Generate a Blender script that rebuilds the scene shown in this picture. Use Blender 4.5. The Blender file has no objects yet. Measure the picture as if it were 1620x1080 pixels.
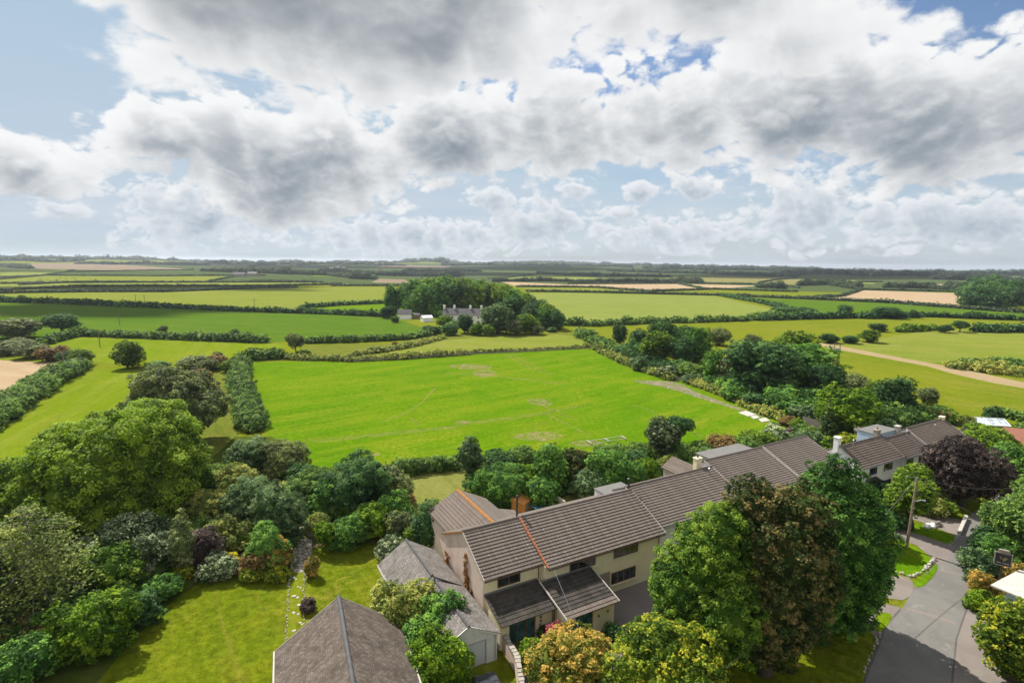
import bpy, bmesh, math, random, time
import numpy as np
from mathutils import Vector, Matrix, geometry
PI = math.pi
rad = math.radians
SC = bpy.context.scene
COL = SC.collection

# ------------------------------------------------------------------ camera
F_PX, YH, ROLL, CAM_H = 870.0, 415.0, 0.6, 32.0          # measured for a 1620 x 1080 frame
PITCH = math.atan((540 - YH) / F_PX)
cam_d = bpy.data.cameras.new('camera')
cam = bpy.data.objects.new('camera', cam_d)
COL.objects.link(cam)
cam_d.sensor_fit = 'HORIZONTAL'
cam_d.sensor_width = 36.0
cam_d.lens = 36.0 * F_PX / 1620.0
cam_d.clip_start = 0.5
cam_d.clip_end = 60000
cam.location = (0, 0, CAM_H)
_F = np.array([0, math.cos(PITCH), -math.sin(PITCH)])
_R0 = np.array([1.0, 0, 0])
_U0 = np.array([0, math.sin(PITCH), math.cos(PITCH)])
_r = rad(ROLL)
_R = math.cos(_r) * _R0 + math.sin(_r) * _U0
_U = math.cos(_r) * _U0 - math.sin(_r) * _R0
cam.matrix_world = Matrix(((_R[0], _U[0], -_F[0], 0), (_R[1], _U[1], -_F[1], 0), (_R[2], _U[2], -_F[2], CAM_H), (0, 0, 0, 1)))
SC.camera = cam
SC.render.resolution_x, SC.render.resolution_y = 1024, 682

# ------------------------------------------------------------------ sun, exposure
SUN_AZ, SUN_EL = rad(-40), rad(49)                        # azimuth from +Y towards +X
sd = np.array([math.sin(SUN_AZ) * math.cos(SUN_EL), math.cos(SUN_AZ) * math.cos(SUN_EL), math.sin(SUN_EL)])
sun_d = bpy.data.lights.new('sun', 'SUN')
sun_d.energy = 5.0
sun_d.angle = rad(0.55)
sun_d.color = (1.0, 0.955, 0.88)
sun = bpy.data.objects.new('sun', sun_d)
COL.objects.link(sun)
sun.rotation_euler = Vector(sd).to_track_quat('Z', 'Y').to_euler()
vs = SC.view_settings
vs.view_transform = 'Standard'
vs.look = 'None'
vs.gamma = 1.0
vs.exposure = 0.65
SC.render.engine = 'CYCLES'
cy = SC.cycles
cy.use_denoising = True
cy.max_bounces = 5
cy.diffuse_bounces = 3
cy.glossy_bounces = 2
cy.transmission_bounces = 3
cy.transparent_max_bounces = 6
cy.volume_bounces = 0
cy.use_adaptive_sampling = True
cy.adaptive_threshold = 0.02
cy.sample_clamp_indirect = 4.0


# ------------------------------------------------------------------ node helpers
class NT:
    def __init__(s, tree):
        s.t = tree
        s.n = tree.nodes
        s.l = tree.links

    def node(s, typ, **kw):
        n = s.n.new(typ)
        for k, v in kw.items():
            setattr(n, k, v)
        return n

    def put(s, sock, v):
        if hasattr(v, 'is_linked') or isinstance(v, bpy.types.NodeSocket):
            s.l.new(v, sock)
        elif v is not None:
            if sock.type == 'RGBA' and len(v) == 3:
                v = (*v, 1)
            sock.default_value = v

    def m(s, op, a, b=None, c=None, clamp=False):
        n = s.node('ShaderNodeMath', operation=op, use_clamp=clamp)
        s.put(n.inputs[0], a)
        s.put(n.inputs[1], b)
        s.put(n.inputs[2], c)
        return n.outputs[0]

    def vm(s, op, a, b=None):
        n = s.node('ShaderNodeVectorMath', operation=op)
        s.put(n.inputs[0], a)
        s.put(n.inputs[1], b)
        return n.outputs['Value'] if op in ('LENGTH', 'DOT_PRODUCT', 'DISTANCE') else n.outputs[0]

    def comb(s, x, y, z=0.0):
        n = s.node('ShaderNodeCombineXYZ')
        for i, v in enumerate((x, y, z)):
            s.put(n.inputs[i], v)
        return n.outputs[0]

    def sep(s, v):
        n = s.node('ShaderNodeSeparateXYZ')
        s.put(n.inputs[0], v)
        return n.outputs

    def ss(s, v, a, b, lo=0.0, hi=1.0):
        n = s.node('ShaderNodeMapRange', interpolation_type='SMOOTHSTEP')
        for i, q in enumerate((v, a, b, lo, hi)):
            s.put(n.inputs[i], q)
        return n.outputs[0]

    def mix(s, f, a, b, blend='MIX'):
        n = s.node('ShaderNodeMix', data_type='RGBA', blend_type=blend)
        s.put(n.inputs[0], f)
        s.put(n.inputs[6], a)
        s.put(n.inputs[7], b)
        return n.outputs[2]

    def noise(s, vec, scale, detail=4.0, rough=0.55, dist=0.0, color=False):
        n = s.node('ShaderNodeTexNoise')
        s.put(n.inputs['Vector'], vec)
        n.inputs['Scale'].default_value = scale
        n.inputs['Detail'].default_value = detail
        n.inputs['Roughness'].default_value = rough
        n.inputs['Distortion'].default_value = dist
        return n.outputs[1 if color else 0]


def azel(px, py):
    d = _F * F_PX + _R * (px - 810) - _U * (py - 540)
    d = d / np.linalg.norm(d)
    return math.atan2(d[0], d[1]), math.asin(d[2])
# ------------------------------------------------------------------ sky: Nishita air with cumulus layers
world = bpy.data.worlds.new('World')
SC.world = world
world.use_nodes = True
W_ = NT(world.node_tree)
W_.n.clear()
# cumulus banks in azimuth / elevation: (left, top, right, bottom, weight)
TOP = [(10, -420, 780, 172, 1.5), (240, -240, 960, 175, 1.5), (820, -160, 1440, 120, .62), (1080, 0, 1450, 130, .6)]
MID = [(130, 170, 420, 270, .85), (200, 165, 720, 320, .95), (300, 215, 600, 350, .95), (560, 130, 900, 300, .95), (720, 120, 1180, 270, .9), (900, 85, 1260, 250, .85),
       (1050, 60, 1480, 265, 1.0), (1180, 80, 1720, 305, 1.05), (1440, 90, 1800, 250, .95), (-110, 205, 168, 305, .85)]
LOW = [(200, 280, 420, 400, .75), (420, 345, 900, 400, .6), (770, 315, 930, 395, .7), (900, 338, 1180, 395, .6), (1180, 275, 1360, 395, .7),
       (1300, 310, 1720, 395, .72), (980, 285, 1040, 318, .85), (1050, 278, 1145, 315, .8), (945, 322, 1008, 350, .75), (885, 282, 945, 315, .7),
       (740, 300, 825, 342, .8), (50, 318, 150, 346, .65), (-100, 290, 260, 312, .35)]


def density(grp_name, table, scale, stretch, seed, amp, cap, bil):
    g = bpy.data.node_groups.new(grp_name, 'ShaderNodeTree')
    g.interface.new_socket('P', in_out='INPUT', socket_type='NodeSocketVector')
    g.interface.new_socket('D', in_out='OUTPUT', socket_type='NodeSocketFloat')
    k = NT(g)
    gi, go = k.node('NodeGroupInput'), k.node('NodeGroupOutput')
    P = gi.outputs[0]
    acc = None
    for (x0, y0, x1, y1, w) in table:
        ca, ce = azel((x0 + x1) / 2, (y0 + y1) / 2)
        ra = abs(azel(x1, (y0 + y1) / 2)[0] - azel(x0, (y0 + y1) / 2)[0]) / 2
        re = abs(azel((x0 + x1) / 2, y0)[1] - azel((x0 + x1) / 2, y1)[1]) / 2
        v = k.vm('MULTIPLY', k.vm('SUBTRACT', P, (ca, ce, 0)), (1 / ra, 1 / re, 0))
        l = k.vm('LENGTH', v)
        e = k.m('MULTIPLY', k.m('SUBTRACT', 1.12, l), w)
        acc = e if acc is None else k.m('SMOOTH_MAX', acc, e, 0.12)
    acc = k.m('MINIMUM', k.m('MAXIMUM', acc, -1.2), cap)
    sc = k.vm('ADD', k.vm('MULTIPLY', P, (scale, scale * stretch, 0)), (seed, seed * .37, seed * .11))
    n = k.noise(sc, 1.0, 8.0, .58, .15)
    # rounded billows: the inverse of sharp ridges
    rg = k.node('ShaderNodeTexNoise', noise_type='RIDGED_MULTIFRACTAL', normalize=False)
    k.put(rg.inputs['Vector'], sc)
    for q, v in (('Scale', 1.7), ('Detail', 5.0), ('Roughness', .55), ('Offset', .9), ('Gain', 1.3), ('Distortion', .25)):
        rg.inputs[q].default_value = v
    bl = k.m('SUBTRACT', .9, rg.outputs[0])
    d = k.m('ADD', acc, k.m('ADD', k.m('MULTIPLY', k.m('SUBTRACT', n, .5), amp), k.m('MULTIPLY', bl, bil)))
    k.l.new(d, go.inputs[0])
    return g


g_top = density('cloud_top', TOP, 6.5, 1.6, 3.1, 2.0, 1.2, .22)
g_mid = density('cloud_mid', MID, 9.5, 1.5, 5.3, 2.2, 1.0, .26)
g_low = density('cloud_low', LOW, 21.0, 1.4, 7.7, 2.0, .8, .30)


def sample(grp, p):
    n = W_.node('ShaderNodeGroup')
    n.node_tree = grp
    W_.put(n.inputs[0], p)
    return n.outputs[0]


def cloud_layer(base, grp, p, dlt, lit_k, fine, white, grey, thick, alpha_w, deep, bias=.86):
    d0 = sample(grp, p)
    d1 = sample(grp, W_.vm('ADD', p, dlt))
    d2 = sample(grp, W_.vm('ADD', p, tuple(v * .25 for v in dlt)))
    alpha = W_.ss(d0, -0.02, alpha_w)
    th = W_.ss(d0, .05, thick)
    emb = W_.m('ADD', W_.m('MULTIPLY', W_.m('SUBTRACT', d0, d1), lit_k), W_.m('MULTIPLY', W_.m('SUBTRACT', d0, d2), fine))
    lit = W_.m('ADD', W_.m('SUBTRACT', bias, W_.m('MULTIPLY', th, deep)), emb)
    lit = W_.ss(lit, -.55, 1.08)
    col = W_.mix(lit, grey, white)
    return W_.mix(alpha, base, col)


tc = W_.node('ShaderNodeTexCoord')
dx, dy, dz = W_.sep(tc.outputs['Generated'])
az = W_.m('ARCTAN2', dx, dy)
el = W_.m('ARCSINE', dz)
Pv = W_.comb(az, el, 0.0)
sky = W_.node('ShaderNodeTexSky', sky_type='NISHITA')
sky.sun_disc = False
sky.sun_elevation = SUN_EL
sky.sun_rotation = SUN_AZ
sky.altitude = 0
sky.air_density = 1.0
sky.dust_density = 1.2
sky.ozone_density = 2.5
blue = W_.vm('MINIMUM', W_.vm('MULTIPLY', sky.outputs[0], (.80, .90, 1.0)), (3.8, 5.0, 6.3))
# thin veil near the horizon
veil = W_.ss(el, 0.0, .34, 1.0, 0.06)
vn = W_.noise(W_.vm('MULTIPLY', Pv, (4, 26, 0)), 1.0, 4, .55)
c0 = W_.mix(W_.m('MULTIPLY', veil, W_.ss(vn, .25, .7, .55, .95)), blue, (5.4, 6.0, 6.6))
c1 = cloud_layer(c0, g_low, Pv, (-.006, .016, 0), .42, .5, (7.2, 7.5, 7.8), (3.0, 3.7, 4.5), .9, .36, .78, .76)
c2 = cloud_layer(c1, g_mid, Pv, (-.012, .042, 0), .46, .45, (8.1, 8.15, 8.2), (2.2, 2.65, 3.1), 1.0, .22, .92, .80)
c2 = cloud_layer(c2, g_top, Pv, (-.014, .045, 0), .34, .40, (8.1, 8.15, 8.2), (2.2, 2.55, 2.9), 1.25, .26, .95, .9)
# higher up, out of the picture, the same broken cover carries on
hi = W_.noise(W_.vm('MULTIPLY', tc.outputs['Generated'], (3, 3, 3)), 1.0, 3, .5)
c3 = W_.mix(W_.m('MULTIPLY', W_.ss(el, .42, .6), W_.ss(hi, .42, .56)), c2, (7.6, 7.7, 7.9))
# bright clouds added behind the camera to fill the shaded fronts
bk = W_.m('MULTIPLY', W_.ss(dy, .05, -.25), W_.m('MULTIPLY', W_.ss(el, .02, .12), W_.ss(hi, .36, .5)))
c3 = W_.mix(bk, c3, (8.2, 8.1, 8.0))
# below the skyline only distant land
c4 = W_.mix(W_.ss(el, -.02, -.001, 1.0, 0.0), c3, (1.2, 1.5, 1.4))
bg = W_.node('ShaderNodeBackground')
W_.put(bg.inputs[0], c4)
bg.inputs[1].default_value = 0.0735
wo = W_.node('ShaderNodeOutputWorld')
W_.l.new(bg.outputs[0], wo.inputs[0])
world.cycles.sampling_method = 'MANUAL'
world.cycles.sample_map_resolution = 512
# ------------------------------------------------------------------ terrain
def sstep(a, b, x):
    t = np.clip((x - a) / (b - a), 0, 1)
    return t * t * (3 - 2 * t)


def terr(x, y):
    x = np.asarray(x, float)
    y = np.asarray(y, float)
    r = np.hypot(x, y)
    a = np.arctan2(x, y)
    h = sstep(380, 1500, r) * (4.2 * np.sin(x / 330 + 1.3) * np.sin(y / 410 + .7) + 2.4 * np.sin(x / 160 + y / 230))
    h = h + sstep(1800, 5200, r) * (13 + 8 * np.sin(a * 7 + 1.0) + 5 * np.sin(a * 17 + .4) + 10 * sstep(0.1, -.7, a) - 9 * sstep(.35, .7, a))
    h = h - sstep(6500, 11500, r) * 40
    h = h + 20 * np.exp(-((a + .148) / .035) ** 2 - ((r - 4600) / 330) ** 2)
    return h


_T = np.concatenate([np.linspace(20, 420, 60), np.geomspace(430, 12000, 900)])


def at(px, py, z=None):
    """world point seen at a pixel of the 1620 x 1080 photograph: on the terrain, or at the height z"""
    d = _F * F_PX + _R * (px - 810) - _U * (py - 540)
    if z is not None:
        k = (z - CAM_H) / d[2]
        return Vector((d[0] * k, d[1] * k, z))
    if d[2] < 0:
        k = -CAM_H / d[2]
        if math.hypot(d[0] * k, d[1] * k) < 380:
            return Vector((d[0] * k, d[1] * k, 0))
    q = d / math.hypot(d[0], d[1])
    hit = CAM_H + q[2] * _T < terr(q[0] * _T, q[1] * _T)
    i = int(np.argmax(hit)) if hit.any() else len(_T) - 60
    a, b = _T[max(i - 1, 0)], _T[i]
    for _ in range(18):
        c = (a + b) / 2
        if CAM_H + q[2] * c < terr(q[0] * c, q[1] * c):
            b = c
        else:
            a = c
    return Vector((q[0] * b, q[1] * b, float(terr(q[0] * b, q[1] * b))))


def pix(p):
    v = np.array(p) - np.array((0, 0, CAM_H))
    w = v.dot(_F)
    return 810 + F_PX * v.dot(_R) / w, 540 - F_PX * v.dot(_U) / w


def mpp(p):
    """metres per photograph pixel at a point"""
    return (np.array(p) - np.array((0, 0, CAM_H))).dot(_F) / F_PX


def height_for(p, top):
    """height above p whose picture reaches the row top"""
    lo, hi = 0.0, 60.0
    for _ in range(30):
        m = (lo + hi) / 2
        if pix((p[0], p[1], p[2] + m))[1] > top:
            lo = m
        else:
            hi = m
    return lo


# ------------------------------------------------------------------ materials
MATS = {}


def new_mat(name):
    m = bpy.data.materials.new(name)
    m.use_nodes = True
    k = NT(m.node_tree)
    k.n.clear()
    out = k.node('ShaderNodeOutputMaterial')
    MATS[name] = m
    return m, k, out


def pbsdf(k, out, col, rough=.8, spec=.2, metal=0.0, bump=None, bstr=.3, bdist=.05):
    p = k.node('ShaderNodeBsdfPrincipled')
    k.put(p.inputs['Base Color'], col)
    k.put(p.inputs['Roughness'], rough)
    k.put(p.inputs['Metallic'], metal)
    k.put(p.inputs['Specular IOR Level'], spec)
    if bump is not None:
        b = k.node('ShaderNodeBump')
        b.inputs['Strength'].default_value = bstr
        b.inputs['Distance'].default_value = bdist
        k.put(b.inputs['Height'], bump)
        k.l.new(b.outputs[0], p.inputs['Normal'])
    if out is not None:
        k.l.new(p.outputs[0], out.inputs[0])
    return p


def worldpos(k):
    return k.node('ShaderNodeNewGeometry').outputs['Position']


def objpos(k):
    return k.node('ShaderNodeTexCoord').outputs['Object']


def grass(name, c1, c2, dry, dry_amt=.35, stripe=None, clump=.5):
    m, k, out = new_mat(name)
    P = worldpos(k)
    big = k.ss(k.noise(P, .018, 3, .6, .6), .3, .7)
    mid = k.ss(k.noise(P, .16, 6, .72, 1.2), .34, .66)
    fine = k.noise(P, 1.3, 5, .7)
    tiny = k.noise(P, 7.0, 3, .7)
    col = k.mix(k.m('ADD', k.m('MULTIPLY', big, .45), k.m('MULTIPLY', mid, .45)), c1, c2)
    dk = k.ss(k.noise(P, .33, 5, .7, .8), .55, .72, 0, .45 * clump)
    col = k.mix(dk, col, tuple(v * .55 for v in c1))
    dr = k.ss(k.m('ADD', k.m('MULTIPLY', k.noise(P, .045, 5, .7, 1.2), .6), k.m('MULTIPLY', fine, .4)), .5, .68, 0, dry_amt)
    col = k.mix(dr, col, dry)
    ax, ay, _z = k.sep(P)
    sa = stripe[0] if stripe else .6
    stv = k.comb(k.m('ADD', k.m('MULTIPLY', ax, .5 * math.cos(sa)), k.m('MULTIPLY', ay, .5 * math.sin(sa))), k.m('ADD', k.m('MULTIPLY', ax, -.035 * math.sin(sa)), k.m('MULTIPLY', ay, .035 * math.cos(sa))), 0)
    st = k.noise(stv, 1.0, 5, .65, .4)
    col = k.mix(k.ss(st, .52, .72, 0, .55 * dry_amt + .1), col, dry)
    col = k.mix(k.ss(st, .46, .28, 0, .35), col, tuple(v * .6 for v in c1))
    if stripe:
        ang, wid, amt = stripe
        x, y, z = k.sep(P)
        s = k.m('ADD', k.m('MULTIPLY', x, math.cos(ang)), k.m('MULTIPLY', y, math.sin(ang)))
        s = k.m('ADD', s, k.m('MULTIPLY', k.noise(P, .03, 2), wid * 1.5))
        w = k.ss(k.m('SINE', k.m('MULTIPLY', s, 2 * PI / wid)), -.5, .5)
        w = k.m('MULTIPLY', w, k.ss(k.noise(P, .06, 3), .35, .6))
        col = k.mix(k.m('MULTIPLY', w, amt), col, dry)
    v = k.m('ADD', k.m('MULTIPLY', k.m('SUBTRACT', fine, .5), clump * 1.35), k.m('MULTIPLY', k.m('SUBTRACT', tiny, .5), clump * .9))
    col = k.mix(1.0, col, k.comb(*[k.m('ADD', 1.0, v)] * 3), 'MULTIPLY')
    hgt = k.m('ADD', fine, k.m('MULTIPLY', tiny, .6))
    pbsdf(k, out, col, .95, .0, bump=hgt, bstr=.5, bdist=.12)
    return m


grass('grass_bright', (.062, .146, .003), (.104, .178, .004), (.20, .20, .018), .6, (rad(-50), 9, .2), .9)
grass('grass_strip', (0.1037, 0.1577, 0.0058), (0.1452, 0.1867, 0.0083), (0.2241, 0.2158, 0.0415), .4, (rad(20), 9, .15))
grass('grass_deep', (0.0515, 0.1120, 0.0083), (0.0813, 0.1369, 0.0108), (0.1411, 0.1577, 0.0332), .4, (rad(80), 22, .15))
grass('grass_yellow', (0.1286, 0.1660, 0.0208), (0.1743, 0.1909, 0.0291), (0.2324, 0.2158, 0.0664), .45, (rad(70), 18, .18))
grass('grass_pale', (0.1369, 0.1784, 0.0332), (0.1743, 0.2033, 0.0415), (0.2407, 0.2324, 0.0747), .5, (rad(84), 11, .3))
grass('meadow', (0.1037, 0.1411, 0.0083), (0.1577, 0.1701, 0.0116), (0.2158, 0.1743, 0.0415), .6, None, .7)
grass('rough_pasture', (0.0954, 0.1203, 0.0166), (0.1369, 0.1494, 0.0232), (0.1909, 0.1452, 0.0498), .75, None, .9)
grass('lawn_grass', (.072, .108, .005), (.145, .152, .008), (.20, .15, .03), .9, None, 1.4)
grass('dry_lawn', (0.1328, 0.1535, 0.0291), (0.1743, 0.1784, 0.0456), (0.2324, 0.1992, 0.0747), .6, (rad(30), 1.4, .2), .5)
grass('far_green', (0.0456, 0.0730, 0.0266), (0.0706, 0.0954, 0.0299), (0.1079, 0.1162, 0.0456), .4, (rad(75), 16, .2))  # shadow of clouds over the distance darkened into the field colour
grass('olive_field', (0.1577, 0.1535, 0.0539), (0.1867, 0.1743, 0.0622), (0.2241, 0.1909, 0.0830), .4, (rad(80), 14, .2))
grass('stubble', (0.3071, 0.2200, 0.1328), (0.3486, 0.2573, 0.1577), (0.3818, 0.2988, 0.1909), .5, (rad(62), 7, .45), .25)
grass('far_stubble', (0.1826, 0.1411, 0.0954), (0.2158, 0.1660, 0.1120), (0.2490, 0.1992, 0.1328), .5, (rad(62), 7, .3), .25)  # darker copy of stubble, shade of clouds put into its colour
grass('earth_track', (0.2739, 0.2075, 0.1162), (0.3154, 0.2407, 0.1369), (0.2490, 0.2324, 0.0747), .45, None, .4)
grass('soil', (0.0830, 0.0622, 0.0373), (0.1162, 0.0830, 0.0498), (0.0996, 0.1079, 0.0249), .6, None, .6)
def worn(name, col, lo, hi, amt=.85):
    m, k, out = new_mat(name)
    P = worldpos(k)
    n = k.m('ADD', k.m('MULTIPLY', k.noise(P, .45, 5, .7, 1.0), .6), k.m('MULTIPLY', k.noise(P, 3.0, 4, .7), .4))
    p = pbsdf(k, None, k.mix(k.noise(P, 5, 3, .6), col, tuple(v * .75 for v in col)), .95, 0)
    t = k.node('ShaderNodeBsdfTransparent')
    x = k.node('ShaderNodeMixShader')
    k.put(x.inputs[0], k.ss(n, lo, hi, 0, amt))
    k.l.new(t.outputs[0], x.inputs[1])
    k.l.new(p.outputs[0], x.inputs[2])
    k.l.new(x.outputs[0], out.inputs[0])


worn('worn_grass', (0.2988, 0.2739, 0.0830), .40, .60, .58)
worn('bare_patch', (0.3320, 0.2739, 0.1245), .40, .62, .75)
worn('worn_gravel', (.30, .25, .175), .33, .62, .9)
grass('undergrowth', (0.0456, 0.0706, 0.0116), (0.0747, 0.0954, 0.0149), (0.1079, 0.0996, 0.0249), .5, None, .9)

# ------------------------------------------------------------------ ground: one sheet with the fields let into it
FIELDS = [
    # far bands, left
    ('far_green', [(0, 418), (420, 418), (700, 417), (1100, 417), (1620, 428), (1620, 462), (1300, 462), (900, 450), (420, 450), (0, 447)]),
    ('far_stubble', [(41, 417), (150, 416), (308, 426), (240, 429), (60, 425)]),
    ('grass_pale', [(0, 428), (117, 427), (60, 436), (0, 438)]),
    ('far_green', [(122, 430), (306, 427), (368, 433), (340, 436), (100, 436)]),
    ('grass_yellow', [(0, 442), (75, 436), (254, 437), (370, 437), (330, 446), (104, 447), (0, 449)]),
    ('grass_pale', [(0, 450), (104, 448), (327, 447), (500, 447), (560, 449), (420, 453), (124, 454), (0, 460)]),
    ('far_green', [(0, 461), (124, 455), (420, 454), (480, 455), (259, 461), (0, 463)]),
    ('grass_yellow', [(0, 465), (143, 463), (259, 463), (420, 456), (560, 454), (640, 455), (640, 476), (607, 479), (475, 487), (478, 492), (420, 492), (193, 484), (187, 484), (0, 477)]),
    ('grass_bright', [(478, 493), (475, 488), (607, 480), (690, 478), (690, 505), (607, 500)]),
    ('grass_deep', [(0, 478), (187, 485), (420, 493), (607, 501), (640, 508), (668, 518), (671, 531), (640, 537), (480, 541), (420, 541), (124, 530), (67, 545), (0, 540)]),
    ('grass_strip', [(67, 546), (124, 531), (420, 542), (450, 545), (450, 560), (395, 572), (300, 572), (200, 575), (80, 572)]),
    ('stubble', [(-60, 566), (95, 575), (98, 584), (60, 607), (-60, 664)]),
    ('grass_strip', [(-60, 690), (60, 628), (140, 584), (215, 580), (300, 578), (345, 580), (372, 575), (380, 690), (340, 730), (200, 800), (-60, 800)]),
    ('rough_pasture', [(335, 585), (372, 578), (372, 640), (380, 700), (360, 740), (290, 720), (300, 660)]),
    ('rough_pasture', [(478, 546), (620, 543), (672, 533), (700, 523), (760, 530), (880, 526), (935, 528), (960, 545), (940, 549), (740, 558), (560, 569), (470, 572)]),
    ('grass_yellow', [(640, 545), (760, 533), (880, 529), (925, 532), (930, 546), (740, 555), (610, 560)]),
    ('grass_bright', [(395, 573), (560, 571), (740, 560), (941, 550), (985, 572), (1035, 592), (1068, 602), (1090, 605), (1240, 655), (1260, 672), (1230, 690), (1150, 705), (1090, 716), (1000, 722), (900, 724), (740, 737), (620, 748), (480, 760), (425, 700), (405, 620)]),
    ('grass_pale', [(818, 464), (880, 463), (1131, 468), (1200, 484), (1262, 500), (1173, 507), (1079, 510), (1044, 510), (939, 515), (880, 513)]),
    ('grass_yellow', [(822, 455), (940, 456), (1060, 462), (1131, 467), (880, 462)]),
    ('stubble', [(789, 445), (899, 450), (1072, 449), (1112, 457), (1030, 462), (940, 454), (818, 453)]),
    ('stubble', [(1076, 449), (1204, 452), (1130, 457)]),
    ('far_green', [(729, 438), (760, 429), (847, 436), (773, 441)]),
    ('grass_pale', [(773, 442), (850, 434), (978, 441), (940, 444), (800, 443)]),
    ('far_green', [(981, 428), (990, 421), (1098, 422), (1098, 428)]),
    ('olive_field', [(1053, 440), (1068, 436), (1260, 440), (1355, 447), (1340, 450), (1204, 450), (1076, 448)]),
    ('grass_pale', [(1330, 447), (1345, 443), (1392, 446), (1380, 449)]),
    ('stubble', [(1402, 451), (1420, 447), (1503, 450), (1490, 455)]),
    ('far_stubble', [(1371, 430), (1380, 423), (1423, 425), (1418, 434)]),
    ('grass_yellow', [(1449, 432), (1480, 428), (1537, 434), (1510, 437)]),
    ('grass_pale', [(1576, 441), (1600, 437), (1660, 440), (1660, 446)]),
    ('far_stubble', [(587, 447), (600, 441), (640, 442), (650, 448)]),
    ('far_stubble', [(591, 423), (610, 419), (716, 421), (700, 425)]),
    ('grass_bright', [(493, 437), (520, 429), (615, 434), (590, 438)]),
    ('stubble', [(1262, 473), (1330, 470), (1363, 459), (1525, 464), (1541, 486), (1400, 477)]),
    ('grass_deep', [(1131, 468), (1262, 474), (1400, 479), (1542, 490), (1640, 497), (1640, 506), (1460, 500), (1374, 503), (1286, 497), (1200, 478)]),
    ('meadow', [(1080, 511), (1260, 504), (1374, 504), (1460, 501), (1640, 508), (1640, 518), (1490, 520), (1400, 530), (1374, 536), (1290, 540), (1180, 545), (1130, 560)]),
    ('grass_yellow', [(1298, 543), (1374, 537), (1470, 523), (1640, 519), (1640, 575), (1511, 572), (1470, 574)]),
    ('meadow', [(1120, 585), (1304, 548), (1467, 579), (1511, 592), (1573, 605), (1640, 613), (1640, 665), (1560, 662), (1440, 655), (1330, 640), (1140, 600)]),
    ('earth_track', [(1290, 541), (1322, 546), (1470, 574), (1511, 581), (1640, 609), (1640, 617), (1573, 606), (1511, 592), (1467, 579), (1304, 549)]),
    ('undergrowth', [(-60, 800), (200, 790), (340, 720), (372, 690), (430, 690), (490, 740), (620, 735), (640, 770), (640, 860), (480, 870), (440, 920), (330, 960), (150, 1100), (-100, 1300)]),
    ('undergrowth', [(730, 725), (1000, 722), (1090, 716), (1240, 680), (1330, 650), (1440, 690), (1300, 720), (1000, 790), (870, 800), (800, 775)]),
]


def build_ground():
    pts, edges, polys = [], [], []
    for key, poly in FIELDS:
        ring = []
        for i, a in enumerate(poly):
            b = poly[(i + 1) % len(poly)]
            n = max(1, int(max(abs(a[0] - b[0]) / 24, abs(a[1] - b[1]) / 4)))
            for j in range(n):
                t = j / n
                p = at(a[0] + (b[0] - a[0]) * t, max(a[1] + (b[1] - a[1]) * t, 416.5 + (a[0] - 810) * .0105))
                ring.append(len(pts))
                pts.append(Vector((p.x, p.y)))
        ar = sum(pts[ring[i - 1]].x * pts[ring[i]].y - pts[ring[i]].x * pts[ring[i - 1]].y for i in range(len(ring)))
        polys.append(ring if ar > 0 else ring[::-1])
    rg = np.geomspace(390, 12000, 84)
    for i, r in enumerate(rg):
        for a in np.linspace(-1.0, 1.0, 130):
            a += (i % 2) * .008
            pts.append(Vector((math.sin(a) * r, math.cos(a) * r)))
    for x in np.arange(-420, 421, 30.0):
        for y in np.arange(-90, 380, 30.0):
            if math.hypot(x, y) < 385:
                pts.append(Vector((x + .37, y + .21)))
    for a in np.linspace(1.2, 5.1, 40):
        pts += [Vector((math.sin(a) * 400, math.cos(a) * 400)), Vector((math.sin(a) * 3000, math.cos(a) * 3000))]
    vs_, _, fs, _, _, of = geometry.delaunay_2d_cdt(pts, [], polys, 0, 1e-4, True)
    xy = np.array([(v.x, v.y) for v in vs_])
    z = terr(xy[:, 0], xy[:, 1])
    me = bpy.data.meshes.new('ground')
    me.from_pydata(np.column_stack([xy, z]).tolist(), [], fs)
    names = ['meadow'] + sorted({k for k, _ in FIELDS} - {'meadow'})
    for q in names:
        me.materials.append(MATS[q])
    mi = []
    for f in of:
        ins = [i for i in f if i < len(FIELDS)]
        mi.append(names.index(FIELDS[max(ins)][0]) if ins else 0)
    me.polygons.foreach_set('material_index', mi)
    bm = bmesh.new()
    bm.from_mesh(me)
    for f in bm.faces:
        f.normal_update()
        if f.normal.z < 0:
            f.normal_flip()
        f.smooth = True
    bm.to_mesh(me)
    bm.free()
    o = bpy.data.objects.new('ground', me)
    COL.objects.link(o)
    o['kind'] = 'structure'
    return o


build_ground()


def sheet(name, poly, mat, z, kind='structure'):
    """a flat sheet on the level ground near the camera; poly in photograph pixels"""
    me = bpy.data.meshes.new(name)
    pts = [at(x, y, z) for x, y in poly]
    bm = bmesh.new()
    f = bm.faces.new([bm.verts.new(p) for p in pts])
    f.normal_update()
    if f.normal.z < 0:
        f.normal_flip()
    bmesh.ops.triangulate(bm, faces=bm.faces[:])
    bm.to_mesh(me)
    bm.free()
    me.materials.append(MATS[mat])
    o = bpy.data.objects.new(name, me)
    COL.objects.link(o)
    o['kind'] = kind
    return o


def smooth_poly(p, it=2):
    for _ in range(it):
        q = []
        for i, a in enumerate(p):
            b = p[(i + 1) % len(p)]
            q += [(a[0] * .75 + b[0] * .25, a[1] * .75 + b[1] * .25), (a[0] * .25 + b[0] * .75, a[1] * .25 + b[1] * .75)]
        p = q
    return p
# ------------------------------------------------------------------ mesh helpers
def link(name, me, parent=None, loc=None):
    o = bpy.data.objects.new(name, me)
    COL.objects.link(o)
    if parent is not None:
        o.parent = parent
    if loc is not None:
        o.location = loc
    return o


def tag(o, label, cat, group=None, kind=None):
    if label:
        o['label'] = label
    if cat:
        o['category'] = cat
    if group:
        o['group'] = group
    if kind:
        o['kind'] = kind
    return o


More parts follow.
